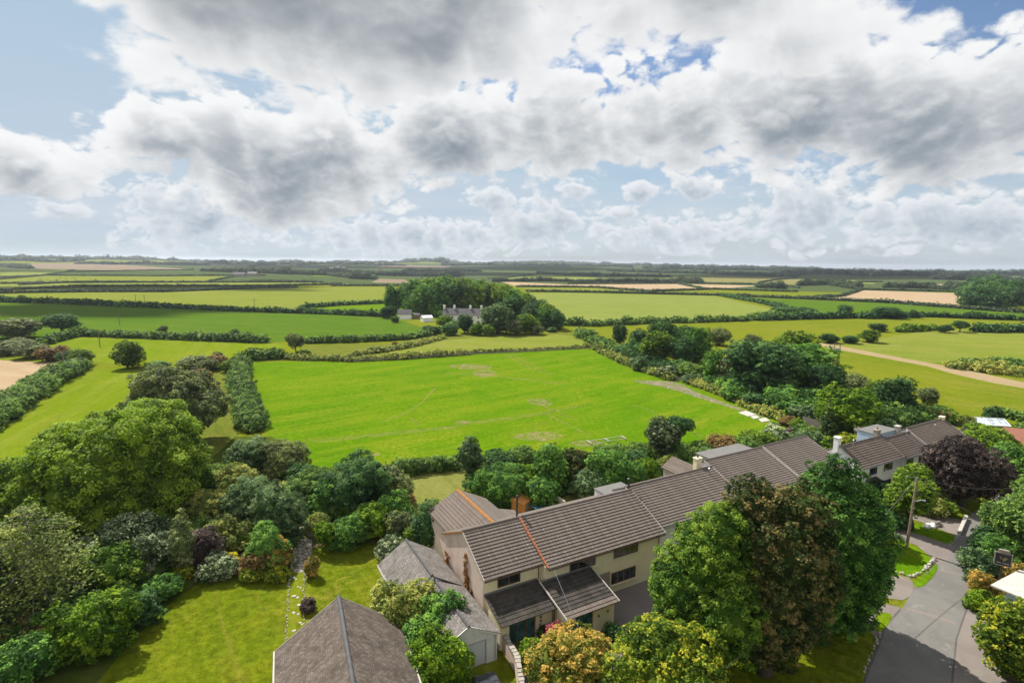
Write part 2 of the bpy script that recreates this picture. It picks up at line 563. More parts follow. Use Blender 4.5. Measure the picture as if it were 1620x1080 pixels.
def empty(name, loc, rz=0.0, label=None, cat=None, group=None):
    o = bpy.data.objects.new(name, None)
    o.empty_display_size = .5
    COL.objects.link(o)
    o.location = loc
    o.rotation_euler = (0, 0, rz)
    return tag(o, label, cat, group)


def np_mesh(name, verts, quads, mat, tint=None, tris=None):
    me = bpy.data.meshes.new(name)
    verts = np.asarray(verts, np.float32)
    quads = np.asarray(quads, np.int32).reshape(-1, 4)
    tris = np.zeros((0, 3), np.int32) if tris is None else np.asarray(tris, np.int32).reshape(-1, 3)
    nq, nt = len(quads), len(tris)
    me.vertices.add(len(verts))
    me.vertices.foreach_set('co', verts.ravel())
    me.loops.add(nq * 4 + nt * 3)
    me.loops.foreach_set('vertex_index', np.concatenate([quads.ravel(), tris.ravel()]))
    me.polygons.add(nq + nt)
    me.polygons.foreach_set('loop_start', np.concatenate([np.arange(nq) * 4, nq * 4 + np.arange(nt) * 3]).astype(np.int32))
    if tint is not None:
        a = me.attributes.new('tint', 'FLOAT', 'FACE')
        a.data.foreach_set('value', np.asarray(tint, np.float32))
    me.materials.append(MATS[mat])
    me.update(calc_edges=True)
    return me


class Leaves:
    """gathers leaf faces and blob cores of one crown"""
    def __init__(s, seed):
        s.r = np.random.default_rng(seed)
        s.v, s.q, s.t, s.nv = [], [], [], 0
        s.tv, s.tt = [], []

    def add(s, c, n, size, tint, slim=.6):
        r = s.r
        N = len(c)
        n = n / (np.linalg.norm(n, axis=1, keepdims=True) + 1e-9)
        a = r.normal(size=(N, 3))
        a -= n * (a * n).sum(1, keepdims=True)
        a /= np.linalg.norm(a, axis=1, keepdims=True) + 1e-9
        b = np.cross(n, a)
        L = (np.asarray(size) * np.ones(N))[:, None] * r.uniform(.65, 1.3, (N, 1))
        w = L * slim
        bend = n * L * r.uniform(-.18, .1, (N, 1))
        P = np.stack([c - a * L * .5, c + b * w * .5 + bend, c + a * L * .5, c - b * w * .5 + bend], 1)
        s.v.append(P.reshape(-1, 3))
        s.q.append(np.arange(N * 4).reshape(-1, 4) + s.nv)
        s.nv += N * 4
        s.t.append(np.clip(tint * np.ones(N), 0, 1))

    def core(s, c, rad3, tint=.35, n=10):
        r = s.r
        th = np.linspace(0, PI, n // 2 + 2)
        ph = np.linspace(0, 2 * PI, n, endpoint=False)
        T, F_ = np.meshgrid(th, ph, indexing='ij')
        P = np.stack([np.sin(T) * np.cos(F_), np.sin(T) * np.sin(F_), np.cos(T)], -1)
        P = P * (1 + r.uniform(-.12, .05, T.shape)[..., None])
        P[0] = P[0].mean(0)
        P[-1] = P[-1].mean(0)
        P = np.asarray(c) + P * np.asarray(rad3)
        m = len(th)
        ii, jj = np.meshgrid(np.arange(m - 1), np.arange(n), indexing='ij')
        q = np.stack([ii * n + jj, (ii + 1) * n + jj, (ii + 1) * n + (jj + 1) % n, ii * n + (jj + 1) % n], -1).reshape(-1, 4) + s.nv
        s.v.append(P.reshape(-1, 3))
        s.q.append(q)
        s.t.append(np.full(len(q), tint) + r.uniform(-.06, .06, len(q)))
        s.nv += m * n

    def puff(s, c, d, rp, leaf, tint, up=.35, slim=.6, tvar=.16, cover=1.25, most=260, squash=.8):
        """domes of leaves round the points c, each facing its direction d"""
        r = s.r
        rp = np.asarray(rp) * np.ones(len(c))
        per = np.clip((cover * 2 * PI * rp ** 2 / (leaf * leaf * slim)).astype(int), 5, most)
        i = np.repeat(np.arange(len(c)), per)
        N = len(i)
        v = r.normal(size=(N, 3)) + d[i] * 1.0 + np.array((0, 0, .35))
        v /= np.linalg.norm(v, axis=1, keepdims=True) + 1e-9
        P = c[i] + v * (rp[i] * r.uniform(.55, 1.12, N))[:, None] * np.array((1, 1, squash))
        nn = v * .8 + np.array((0, 0, up)) + r.normal(size=(N, 3)) * .42
        s.add(P, nn, leaf, np.asarray(tint)[i] + r.normal(size=N) * tvar, slim)

    def lobe(s, c, R, rp, leaf, tint=.5, up=.35, inner=.8, slim=.6, tvar=.16, others=None, cover=1.25, rag=.12, low=-.6):
        """leafy puffs over an ellipsoid, left out where another ellipsoid covers them"""
        r = s.r
        c, R = np.asarray(c, float), np.asarray(R, float) * np.ones(3)
        area = 4 * PI * ((R[0] * R[1]) ** 1.6 / 3 + (R[0] * R[2]) ** 1.6 / 3 + (R[1] * R[2]) ** 1.6 / 3) ** (1 / 1.6)
        n = max(7, int(1.2 * area / (PI * rp * rp)))
        i = np.arange(n) + .5
        zz = 1 - 2 * i / n
        ph = i * 2.39996 + r.uniform(0, 6.28)
        d = np.column_stack([np.sqrt(1 - zz * zz) * np.cos(ph), np.sqrt(1 - zz * zz) * np.sin(ph), zz])
        d += r.normal(size=(n, 3)) * .5 / math.sqrt(n)
        d /= np.linalg.norm(d, axis=1, keepdims=True)
        d = d[(d[:, 2] > low) | (r.random(n) < .5)]
        n = len(d)
        p = c + d * R * (r.uniform(.78, 1.02, (n, 1)) + (r.random((n, 1)) < .2) * rag * r.random((n, 1)))
        if others is not None:
            keep = np.ones(n, bool)
            for (c2, R2) in others:
                keep &= (((p - c2) / (np.asarray(R2) * .82)) ** 2).sum(1) > 1
            p, d = p[keep], d[keep]
        if len(p):
            nn = d / R
            nn /= np.linalg.norm(nn, axis=1, keepdims=True)
            s.puff(p, nn, rp * r.uniform(.7, 1.25, len(p)), leaf, tint + r.normal(size=len(p)) * tvar * 1.1, up, slim, tvar, cover)
        if inner:
            s.core(c, R * inner, tint - .05)

    def mesh(s, name, mat):
        return np_mesh(name, np.concatenate(s.v), np.concatenate(s.q), mat, np.concatenate(s.t))


class MB:
    """boxes, bars, tubes and slabs collected into one mesh"""
    def __init__(s):
        s.v, s.f, s.m = [], [], []

    def face(s, pts, mi=0):
        n = len(s.v)
        s.v += [tuple(p) for p in pts]
        s.f.append(tuple(range(n, n + len(pts))))
        s.m.append(mi)

    def hull8(s, p, mi=0):
        """8 corners: bottom ring of four, top ring of four"""
        n = len(s.v)
        s.v += [tuple(q) for q in p]
        for f in ((3, 2, 1, 0), (4, 5, 6, 7), (0, 1, 5, 4), (1, 2, 6, 5), (2, 3, 7, 6), (3, 0, 4, 7)):
            s.f.append(tuple(n + i for i in f))
            s.m.append(mi)
        return s

    def box(s, x0, x1, y0, y1, z0, z1, mi=0):
        return s.hull8([(x0, y0, z0), (x1, y0, z0), (x1, y1, z0), (x0, y1, z0), (x0, y0, z1), (x1, y0, z1), (x1, y1, z1), (x0, y1, z1)], mi)

    def prism(s, prof, axis, a, b, mi=0):
        """closed profile of (h, z) pairs swept along 'x' or 'y' from a to b"""
        n, k = len(s.v), len(prof)
        for t in (a, b):
            for h, z in prof:
                s.v.append((t, h, z) if axis == 'x' else (h, t, z))
        s.f.append(tuple(range(n, n + k)))
        s.f.append(tuple(range(n + 2 * k - 1, n + k - 1, -1)))
        for i in range(k):
            j = (i + 1) % k
            s.f.append((n + i, n + k + i, n + k + j, n + j))
        s.m += [mi] * (k + 2)
        return s

    def tube(s, pts, radii, seg=8, mi=0, cap=True):
        pts = [Vector(p) for p in pts]
        if not hasattr(radii, '__len__'):
            radii = [radii] * len(pts)
        n0 = len(s.v)
        for i, p in enumerate(pts):
            d = (pts[min(i + 1, len(pts) - 1)] - pts[max(i - 1, 0)]).normalized()
            a = d.cross(Vector((0, 0, 1)) if abs(d.z) < .9 else Vector((1, 0, 0))).normalized()
            b = d.cross(a)
            for j in range(seg):
                t = 2 * PI * j / seg
                s.v.append(tuple(p + (a * math.cos(t) + b * math.sin(t)) * radii[i]))
        for i in range(len(pts) - 1):
            for j in range(seg):
                q = n0 + i * seg
                s.f.append((q + j, q + (j + 1) % seg, q + seg + (j + 1) % seg, q + seg + j))
                s.m.append(mi)
        if cap:
            s.f.append(tuple(n0 + j for j in range(seg - 1, -1, -1)))
            s.f.append(tuple(n0 + (len(pts) - 1) * seg + j for j in range(seg)))
            s.m += [mi, mi]
        return s

    def build(s, name, mat, parent=None, smooth=False):
        me = bpy.data.meshes.new(name)
        me.from_pydata(s.v, [], s.f)
        bm = bmesh.new()
        bm.from_mesh(me)
        bmesh.ops.recalc_face_normals(bm, faces=bm.faces)
        bm.to_mesh(me)
        bm.free()
        for q in ([mat] if isinstance(mat, str) else mat):
            me.materials.append(MATS[q])
        if len(set(s.m)) > 1:
            me.polygons.foreach_set('material_index', s.m)
        if smooth:
            me.polygons.foreach_set('use_smooth', [True] * len(me.polygons))
        return link(name, me, parent)


# ------------------------------------------------------------------ leaf and bark materials
def leaf_mat(name, dark, mid, light, trans=.32, patch=.6, hue=.03):
    m, k, out = new_mat(name)
    a = k.node('ShaderNodeAttribute', attribute_name='tint')
    oi = k.node('ShaderNodeObjectInfo')
    P = worldpos(k)
    t = k.m('ADD', a.outputs['Fac'], k.m('MULTIPLY', k.m('SUBTRACT', k.noise(P, .35, 3, .6), .5), patch))
    t = k.m('ADD', t, k.m('MULTIPLY', k.m('SUBTRACT', oi.outputs['Random'], .5), .22))
    c = k.mix(k.ss(t, .05, .58), tuple(v * .62 for v in dark), mid)
    c = k.mix(k.ss(t, .48, 1.0), c, tuple(min(.75, v * 1.35) for v in light))
    h = k.node('ShaderNodeHueSaturation')
    k.put(h.inputs['Hue'], k.m('ADD', .5, k.m('MULTIPLY', k.m('SUBTRACT', k.noise(P, .9, 2), .5), hue)))
    k.put(h.inputs['Color'], c)
    c = h.outputs[0]
    p = pbsdf(k, None, c, .7, .09)
    tr = k.node('ShaderNodeBsdfTranslucent')
    k.put(tr.inputs[0], k.mix(1.0, c, (1.25, 1.45, .5), 'MULTIPLY'))
    mx = k.node('ShaderNodeMixShader')
    mx.inputs[0].default_value = trans
    k.l.new(p.outputs[0], mx.inputs[1])
    k.l.new(tr.outputs[0], mx.inputs[2])
    k.l.new(mx.outputs[0], out.inputs[0])
    return m


leaf_mat('leaf_sycamore', (0.0374, 0.1020, 0.0228), (0.0842, 0.1955, 0.0342), (0.1700, 0.2958, 0.0475))
leaf_mat('leaf_dark', (0.0232, 0.0616, 0.0221), (0.0495, 0.1131, 0.0348), (0.0990, 0.1794, 0.0561))
leaf_mat('leaf_olive', (0.0351, 0.0855, 0.0108), (0.0936, 0.1665, 0.0180), (0.2028, 0.2790, 0.0270), .36)
leaf_mat('leaf_ash', (0.0315, 0.0855, 0.0114), (0.0750, 0.1575, 0.0190), (0.1800, 0.2475, 0.0285), .34)
leaf_mat('leaf_lime', (0.0501, 0.1152, 0.0090), (0.0994, 0.1935, 0.0135), (0.1997, 0.2817, 0.0180), .38)
leaf_mat('leaf_yellow', (.06, .115, .012), (.15, .225, .020), (.40, .36, .030), .36)
leaf_mat('leaf_copper', (.024, .046, .012), (.064, .092, .024), (.180, .135, .050), .28, 1.0)
leaf_mat('leaf_amber', (.06, .11, .015), (.17, .20, .03), (.42, .27, .06), .34, 1.0)
leaf_mat('leaf_column', (.08, .11, .035), (.17, .21, .07), (.30, .34, .14), .25)
leaf_mat('leaf_orange', (.10, .12, .02), (.27, .21, .04), (.46, .27, .07), .35, 1.0)
leaf_mat('leaf_purple', (.035, .026, .026), (.07, .05, .045), (.13, .10, .08), .18)
leaf_mat('leaf_red', (.16, .03, .03), (.32, .07, .08), (.45, .13, .14), .3)
leaf_mat('leaf_hawthorn', (0.0645, 0.0880, 0.0382), (0.1283, 0.1664, 0.0587), (0.2108, 0.2344, 0.0731), .2, .8)
leaf_mat('leaf_grey', (.032, .062, .022), (.10, .145, .06), (.34, .37, .22), .2)
leaf_mat('leaf_creeper', (.12, .05, .02), (.24, .11, .04), (.34, .18, .07), .15)
leaf_mat('leaf_bluegreen', (0.0344, 0.0731, 0.0272), (0.0776, 0.1377, 0.0459), (0.1640, 0.2295, 0.1011), .25)
leaf_mat('leaf_hedge', (0.0456, 0.0935, 0.0238), (0.0912, 0.1689, 0.0348), (0.1744, 0.2542, 0.0485), .25)
leaf_mat('leaf_bramble', (0.0718, 0.1173, 0.0238), (0.1622, 0.2048, 0.0391), (0.3042, 0.2941, 0.0697), .25, .9)
leaf_mat('leaf_gold', (.30, .22, .01), (.55, .40, .015), (.70, .55, .03), .3)
leaf_mat('leaf_conifer', (0.037, 0.082, 0.029), (0.092, 0.152, 0.041), (0.204, 0.254, 0.062), .12)
leaf_mat('leaf_pine', (0.0672, 0.1062, 0.0279), (0.1496, 0.2016, 0.0468), (0.3162, 0.3348, 0.0801), .15)
leaf_mat('leaf_rust', (.11, .075, .028), (.20, .13, .045), (.29, .20, .07), .25, .8)
leaf_mat('leaf_far', (0.0408, 0.0675, 0.0400), (0.0638, 0.0945, 0.0500), (0.0935, 0.1260, 0.0600), .15)


def bark(name, c1, c2):
    m, k, out = new_mat(name)
    P = objpos(k)
    n = k.noise(k.vm('MULTIPLY', P, (6, 6, 1.2)), 1.0, 5, .65)
    pbsdf(k, out, k.mix(n, c1, c2), .95, .05, bump=n, bstr=.6, bdist=.04)


bark('bark', (.05, .038, .028), (.13, .105, .08))
bark('bark_pale', (.18, .155, .13), (.34, .31, .27))


# ------------------------------------------------------------------ crowns
def crown_mesh(name, seed, mat, H, W, D=None, base=.22, lobes=26, leaf=.3, tint=.52, inner=.7, up=.75, slim=.6,
               lean=0.0, flat=1.0, tvar=.23, puff=.052, cover=1.2, rag=.22, taper=0.0):
    """broad crown of height H (from the ground) and widths W, D; its leaves start at base*H"""
    L = Leaves(seed)
    r = L.r
    D = D or W
    zc = H * (base + 1) / 2
    hz = H * (1 - base) / 2
    items = []
    for i in range(lobes):
        u = r.normal(size=3)
        u /= np.linalg.norm(u)
        k = r.uniform(.45, .74)
        s = r.uniform(.30, .48) if i > lobes * .3 else r.uniform(.42, .56)
        c = np.array((u[0] * W / 2 * k, u[1] * D / 2 * k, zc + u[2] * hz * (k if u[2] > 0 else k * 1.05) * flat))
        c[0] += lean * (c[2] - zc)
        c[:2] *= 1 - taper * (c[2] - zc) / hz
        R = np.array((W / 2 * s, D / 2 * s, hz * s * .9))
        items.append((c, R))
    items.append((np.array((0, 0, zc)), np.array((W * .33, D * .33, hz * .72))))
    lo = np.min([c - R for c, R in items], 0)
    hi = np.max([c + R for c, R in items], 0)
    rp = puff * W
    tl, th = np.array((-W / 2 + rp * .5, -D / 2 + rp * .5, H * base + rp * .3)), np.array((W / 2 - rp * .5, D / 2 - rp * .5, H - rp * .5))
    f = (th - tl) / (hi - lo)
    items = [(tl + (c - lo) * f, R * f) for c, R in items]
    for j, (c, R) in enumerate(items):
        L.lobe(c, R, rp * r.uniform(.8, 1.15), leaf, tint + r.normal() * .07, up, inner, slim, tvar, [q for i, q in enumerate(items) if i != j], cover, rag)
    return L.mesh(name, mat), items


def trunk_mesh(name, seed, H, rad0, items, mat='bark', base=.22, nl=9):
    r = np.random.default_rng(seed)
    m = MB()
    top = H * min(.78, base + .42)
    n = 7
    pts = [Vector((r.normal() * .012 * H * (i > 0), r.normal() * .012 * H * (i > 0), top * i / (n - 1))) for i in range(n)]
    m.tube(pts, [rad0 * (1.25 if i == 0 else 1 - .72 * i / (n - 1)) for i in range(n)], 8)
    idx = r.permutation(len(items))[:nl]
    for i in idx:
        c = Vector(items[i][0])
        k = min(n - 2, max(1, int((c.z * .55) / top * (n - 1))))
        p = pts[k]
        mid = p.lerp(c, .5) + Vector((0, 0, -.03 * H))
        rr = rad0 * .38
        m.tube([p, mid, c], [rr, rr * .6, rr * .2], 6, cap=False)
    me = bpy.data.meshes.new(name)
    me.from_pydata(m.v, [], m.f)
    me.polygons.foreach_set('use_smooth', [True] * len(me.polygons))
    me.materials.append(MATS[mat])
    return me


LIB = {}


def lib_tree(key):
    """nominal trees, 10 m tall and 9 m wide, shared by their copies"""
    if key in LIB:
        return LIB[key]
    kind, v, lod = key
    n, leaf, lob = {'near': (1, .30, 26), 'mid': (2, .46, 20), 'far': (3, .95, 13)}[lod]
    mat, bse, kw = {
        'sycamore': ('leaf_sycamore', .0, {}), 'dark': ('leaf_dark', .0, {}), 'olive': ('leaf_olive', .0, {}), 'ash': ('leaf_ash', .02, {}),
        'lime': ('leaf_lime', .0, {}), 'yellow': ('leaf_yellow', .1, {}), 'copper': ('leaf_copper', .02, {}), 'purple': ('leaf_purple', .06, {}),
        'hawthorn': ('leaf_hawthorn', .02, {}), 'wind': ('leaf_hawthorn', .3, dict(lean=.35)), 'grey': ('leaf_grey', .05, {}),
        'rust': ('leaf_rust', .06, {}), 'willow': ('leaf_grey', .02, {}), 'blue': ('leaf_bluegreen', .0, {}),
        'open': ('leaf_dark', .3, {}), 'far': ('leaf_far', .0, {}), 'red': ('leaf_red', .05, {}), 'orange': ('leaf_orange', .06, {}),
    }[kind]
    seed = abs(hash((len(kind), ord(kind[0]), ord(kind[-1]), v, n))) % 99991
    cm, items = crown_mesh(kind + '_crown', seed, mat, 10.0, 9.0, base=bse, lobes=lob, leaf=leaf, puff=.066, cover=1.1, rag=.4, **kw)
    tm = trunk_mesh(kind + '_trunk', seed + 1, 10.0, .32, items, base=bse, nl=10 if lod == 'near' else 6)
    LIB[key] = (cm, tm)
    return LIB[key]


_tree_i = [0]


def tree(base, top, width, kind, label, lod='mid', name='tree', cat='tree', group=None, depth=1.0, p=None):
    """base pixel on the ground, top row and width in photograph pixels"""
    p = p or at(*base)
    h = height_for(p, top)
    w = width * mpp(p)
    _tree_i[0] += 1
    i = _tree_i[0]
    cm, tm = lib_tree((kind, i % (4 if lod != 'near' else 1) if lod != 'near' else i, lod))
    o = empty(name, p, (i * 2.399) % 6.283, label, cat, group)
    rr = random.Random(i * 13 + 1)
    ex = rr.uniform(.92, 1.22)
    sc = (w / 9.2 * ex, w / 9.2 * depth * rr.uniform(1.0, 1.25), h / 10.0)
    for nm, me in (('trunk', tm), ('crown', cm)):
        c = link(nm, me, o)
        c.scale = sc
    return o


def shrub_mesh(name, seed, mat, lobes, leaf=.16, tint=.52, inner=.74, slim=.6, up=.75, tvar=.24, puff=.33, cover=1.25):
    """lobes: (x, y, z, rx, ry, rz) in metres"""
    L = Leaves(seed)
    its = [(np.array(l[:3], float), np.array(l[3:], float)) for l in lobes]
    for j, (c, R) in enumerate(its):
        L.lobe(c, R, puff * float(R.mean()), leaf, tint + L.r.normal() * .06, up, inner, slim, tvar, [q for i, q in enumerate(its) if i != j], cover)
    return L.mesh(name, mat)


_shr = [0]
SHRUBS = {}


def shrub(base, top, width, mat, label, lod='near', name='shrub', cat='shrub', group=None, p=None, leaf=None, n=None, depth=.9, squash=None):
    """a rounded bush standing at a base pixel"""
    p = p or at(*base)
    h = height_for(p, top)
    w = width * mpp(p)
    _shr[0] += 1
    i = _shr[0]
    r = random.Random(i * 7 + 3)
    if lod == 'near':
        lobes = [(0, 0, h * .45, w * .36, w * .36 * depth, h * .48)]
        k = 9 if w > 3 else 6
        for j in range(k):
            a = 2 * PI * j / k + r.uniform(-.3, .3)
            q = r.uniform(.2, .32)
            s = r.uniform(.16, .26)
            lobes.append((math.cos(a) * w * q, math.sin(a) * w * q * depth, h * r.uniform(.25, .72), w * s, w * s * depth, h * s * 1.25))
        lf = leaf or min(.27, max(.13, .13 + .02 * w))
        me = shrub_mesh(name + '_leaves', i, mat, lobes, lf)
        o = link(name, me, None, p)
        o.rotation_euler = (0, 0, 0)
    else:
        key = (mat, lod, i % 3)
        if key not in SHRUBS:
            lobes = [(0, 0, .45, .36, .36, .48)]
            for j in range(8):
                a = 2 * PI * j / 8 + r.uniform(-.3, .3)
                s = r.uniform(.17, .27)
                lobes.append((math.cos(a) * .29, math.sin(a) * .29, r.uniform(.25, .7), s, s, s * 1.2))
            SHRUBS[key] = shrub_mesh(name + '_leaves', i, mat, lobes, .085 if lod == 'mid' else .16)
        o = link(name, SHRUBS[key], None, p)
        o.scale = (w, w * depth, h)
        o.rotation_euler = (0, 0, i * 1.7)
    return tag(o, label, cat, group)


def hedge(path, h, w, mat, label, name='hedge', cat='hedge', group=None, leaf=None, dens=1.0, kind=None, hvar=.3, world=None, taper=True, seed=0):
    """a hedgerow along a line of pixels on the ground: a rough bank of clumps"""
    P = world or [at(*q) for q in path]
    _shr[0] += 1
    L = Leaves(_shr[0] * 31 + 5 + seed)
    r = L.r
    seg = []
    for a, b in zip(P[:-1], P[1:]):
        d = (b - a)
        n = max(1, int(d.length / (w * .55)))
        seg += [a.lerp(b, j / n) for j in range(n)]
    seg.append(P[-1])
    dist = float(np.mean([(s - Vector((0, 0, CAM_H))).length for s in seg]))
    lf = leaf or max(.2, min(1.6, dist / 260))
    org = sum(seg, Vector()) / len(seg)
    org.z = float(terr(org.x, org.y))
    wob = np.cumsum(r.normal(size=len(seg)) * .3)
    for i, p in enumerate(seg):
        e = .75 if taper and i in (0, len(seg) - 1) else 1
        hh = h * e * (1 + hvar * (.6 * math.sin(wob[i] * 2.2) + .5 * r.normal()))
        hh = max(.4 * h, hh)
        ww = w * e * r.uniform(.85, 1.15)
        z = float(terr(p.x, p.y)) if math.hypot(p.x, p.y) > 380 else 0.0
        c = (p.x - org.x + r.normal() * w * .06, p.y - org.y + r.normal() * w * .06, z - org.z + hh * .42)
        R = np.array((ww * .58, ww * .58, hh * .58))
        if dist > 1500:
            L.lobe(c, R, .6 * R[0], lf, .5 + r.normal() * .12, .8, .92, .7, cover=.8)
        else:
            L.lobe(c, R, max(.3 * float(R.mean()), lf * .8), lf, .53 + r.normal() * .08, .8, .84, .65, .24, cover=1.1, rag=.3)
    o = link(name, L.mesh(name + '_leaves', mat), None, org)
    return tag(o, label, cat, group, kind)
# ------------------------------------------------------------------ building materials
def plain(name, col, rough=.7, spec=.3, metal=0.0, dirt=None, amt=.4, sc=1.2, bump=.15, tint2=None):
    m, k, out = new_mat(name)
    P = objpos(k)
    n = k.noise(P, sc, 6, .65, .4)
    f = k.noise(P, sc * 14, 4, .7)
    c = k.mix(k.ss(n, .42, .72, 0, amt), col, dirt or tuple(v * .6 for v in col))
    c = k.mix(k.m('MULTIPLY', k.m('SUBTRACT', f, .3), .35), c, tuple(v * .72 for v in col))
    pbsdf(k, out, c, rough, spec, metal, bump=k.m('ADD', f, n), bstr=bump, bdist=.02)
    return m


def tiles(name, c1, c2, moss, lich, tw=.33, rows=60.0, lich_amt=1.0, moss_amt=.5):
    """weathered roof tiles: colour per tile, lichen dots, dirt; x runs along the eaves, y up the slope"""
    m, k, out = new_mat(name)
    P = objpos(k)
    x, y, z = k.sep(P)
    br = k.node('ShaderNodeTexBrick')
    k.put(br.inputs['Vector'], k.comb(x, k.m('MULTIPLY', y, 1.0), 0))
    br.inputs['Scale'].default_value = 1.0
    br.inputs['Brick Width'].default_value = tw
    br.inputs['Row Height'].default_value = rows
    br.inputs['Mortar Size'].default_value = .012
    br.inputs['Mortar Smooth'].default_value = .3
    br.offset = .5
    k.put(br.inputs['Color1'], (*c1, 1))
    k.put(br.inputs['Color2'], (*c2, 1))
    k.put(br.inputs['Mortar'], (*[v * .42 for v in c1], 1))
    n = k.noise(P, .9, 6, .7, .6)
    f = k.noise(P, 9, 5, .75)
    c = k.mix(k.ss(n, .42, .7, 0, moss_amt), br.outputs[0], moss)
    c = k.mix(k.ss(f, .5, .75, 0, .5), c, tuple(v * .5 for v in c1))
    vo = k.node('ShaderNodeTexVoronoi')
    k.put(vo.inputs['Vector'], P)
    vo.inputs['Scale'].default_value = 2.3
    big = k.m('MULTIPLY', k.ss(vo.outputs['Distance'], .05, .14, 1, 0), k.ss(k.noise(P, .7, 3), .42, .55))
    vo2 = k.node('ShaderNodeTexVoronoi')
    k.put(vo2.inputs['Vector'], P)
    vo2.inputs['Scale'].default_value = 7.5
    sm = k.m('MULTIPLY', k.ss(vo2.outputs['Distance'], .08, .2, 1, 0), k.ss(k.noise(P, 1.9, 3), .5, .62))
    c = k.mix(k.m('MULTIPLY', k.m('MAXIMUM', big, sm), lich_amt), c, lich)
    pbsdf(k, out, c, .85, .15, bump=k.m('ADD', f, k.m('MULTIPLY', br.outputs['Fac'], -1.2)), bstr=.55, bdist=.02)
    return m


tiles('concrete_tile', (.132, .106, .090), (.168, .140, .120), (.14, .12, .085), (.52, .50, .46), lich_amt=.8, moss_amt=.45)
tiles('concrete_tile_pale', (.135, .105, .087), (.162, .132, .11), (.09, .072, .056), (.5, .46, .4), lich_amt=.5)
tiles('porch_tile', (.055, .046, .040), (.075, .063, .055), (.020, .023, .012), (.26, .24, .2), lich_amt=.35, moss_amt=.85)
tiles('slate', (.095, .074, .060), (.165, .134, .11), (.055, .046, .033), (.42, .38, .34), .30, .22, .7, .8)
tiles('old_slate', (.15, .134, .123), (.225, .205, .187), (.075, .068, .048), (.60, .57, .53), .36, .24, 1.0, .75)
tiles('far_slate', (.11, .10, .105), (.14, .13, .135), (.08, .08, .07), (.2, .2, .2), .4, .3, .3)
plain('cream_render', (.80, .71, .47), .85, .2, dirt=(.66, .56, .36), amt=.45, sc=.7)
plain('pink_render', (.62, .49, .40), .9, .15, dirt=(.40, .31, .25), amt=.75, sc=.6)
plain('white_render', (.82, .81, .77), .85, .2, dirt=(.52, .52, .47), amt=.5, sc=.7)
plain('grey_render', (.33, .29, .25), .9, .15, dirt=(.2, .18, .16), amt=.6)
plain('white_paint', (.78, .78, .76), .5, .4, dirt=(.55, .55, .5), amt=.35)
plain('grey_white_board', (.60, .61, .59), .6, .3, dirt=(.40, .42, .36), amt=.6, sc=1.6)
plain('brown_frame', (.21, .105, .05), .5, .4, dirt=(.13, .065, .035), amt=.4)
plain('dark_frame', (.05, .045, .042), .5, .4)
plain('ridge_concrete', (.15, .125, .11), .9, .1, dirt=(.08, .075, .055), amt=.6, sc=2)
plain('ridge_slate', (.10, .098, .098), .8, .2, dirt=(.05, .05, .05), amt=.5, sc=2)
plain('rust_tile', (.36, .125, .055), .85, .15, dirt=(.22, .10, .06), amt=.6, sc=3)
plain('rust_lichen', (.33, .15, .05), .9, .1, dirt=(.20, .13, .08), amt=.7, sc=3)
plain('verge_white', (.50, .465, .41), .8, .2, dirt=(.30, .25, .2), amt=.6, sc=2.5)
plain('gutter_brown', (.10, .055, .04), .5, .4)
plain('gutter_grey', (.35, .36, .36), .5, .4)
plain('lead', (.16, .165, .17), .6, .4, dirt=(.09, .09, .09))
plain('dormer_felt', (.17, .165, .155), .8, .1, dirt=(.10, .10, .09))
plain('rust_creeper', (.24, .095, .03), .9, .1, dirt=(.10, .05, .02), amt=.7, sc=5)
plain('blue_paint', (.42, .56, .68), .6, .3, dirt=(.3, .4, .48))
plain('teal_tarp', (.04, .17, .22), .5, .4, dirt=(.02, .08, .1))
plain('orange_wood', (.50, .22, .06), .7, .2, dirt=(.30, .13, .04), sc=3)
plain('timber', (.20, .15, .11), .9, .1, dirt=(.10, .08, .06), amt=.6, sc=3)
plain('weathered_wood', (.31, .27, .23), .9, .1, dirt=(.18, .155, .13), amt=.6, sc=3)
plain('pole_wood', (.24, .185, .125), .9, .1, dirt=(.12, .095, .07), amt=.6, sc=2)
plain('steel', (.42, .43, .44), .4, .5, .7)
plain('wire', (.16, .16, .16), .5, .3)
plain('stone_rubble', (.36, .32, .27), .95, .1, dirt=(.17, .15, .12), amt=.7, sc=2.4, bump=.5)
plain('pale_stone', (.44, .41, .355), .95, .1, dirt=(.3, .28, .24), amt=.6, sc=2.4, bump=.5)
plain('slab_stone', (.45, .42, .37), .9, .1, dirt=(.36, .33, .28), amt=.5)
plain('brick_red', (.33, .15, .10), .9, .1, dirt=(.2, .1, .07))
plain('black_board', (.012, .012, .013), .45, .4)
plain('gilt', (.20, .17, .08), .5, .4)
plain('sign_white', (.75, .74, .70), .6, .3)
plain('door_metal', (.50, .52, .54), .5, .4, dirt=(.4, .42, .43), amt=.3)
plain('sheet_plastic', (.72, .72, .74), .4, .4, dirt=(.5, .5, .52))
plain('cow_hide', (.03, .028, .026), .8, .2, dirt=(.5, .48, .45), amt=.9, sc=1.4)
plain('tyre', (.02, .02, .02), .8, .2)


def glass_mat(name, col, rough=.08):
    m, k, out = new_mat(name)
    P = objpos(k)
    n = k.noise(P, 1.1, 3, .6)
    pbsdf(k, out, k.mix(k.ss(n, .4, .6), col, tuple(v * 2.2 + .01 for v in col)), rough, .6)
    return m


glass_mat('glass_dark', (.018, .022, .024))
glass_mat('glass_teal', (.025, .06, .062))
glass_mat('green_house_glass', (.30, .35, .36), .15)


def car_paint(name, col):
    m, k, out = new_mat(name)
    p = pbsdf(k, out, col, .25, .5, .3)
    p.inputs['Coat Weight'].default_value = .6


car_paint('car_dark', (.03, .035, .045))
car_paint('car_silver', (.42, .44, .46))


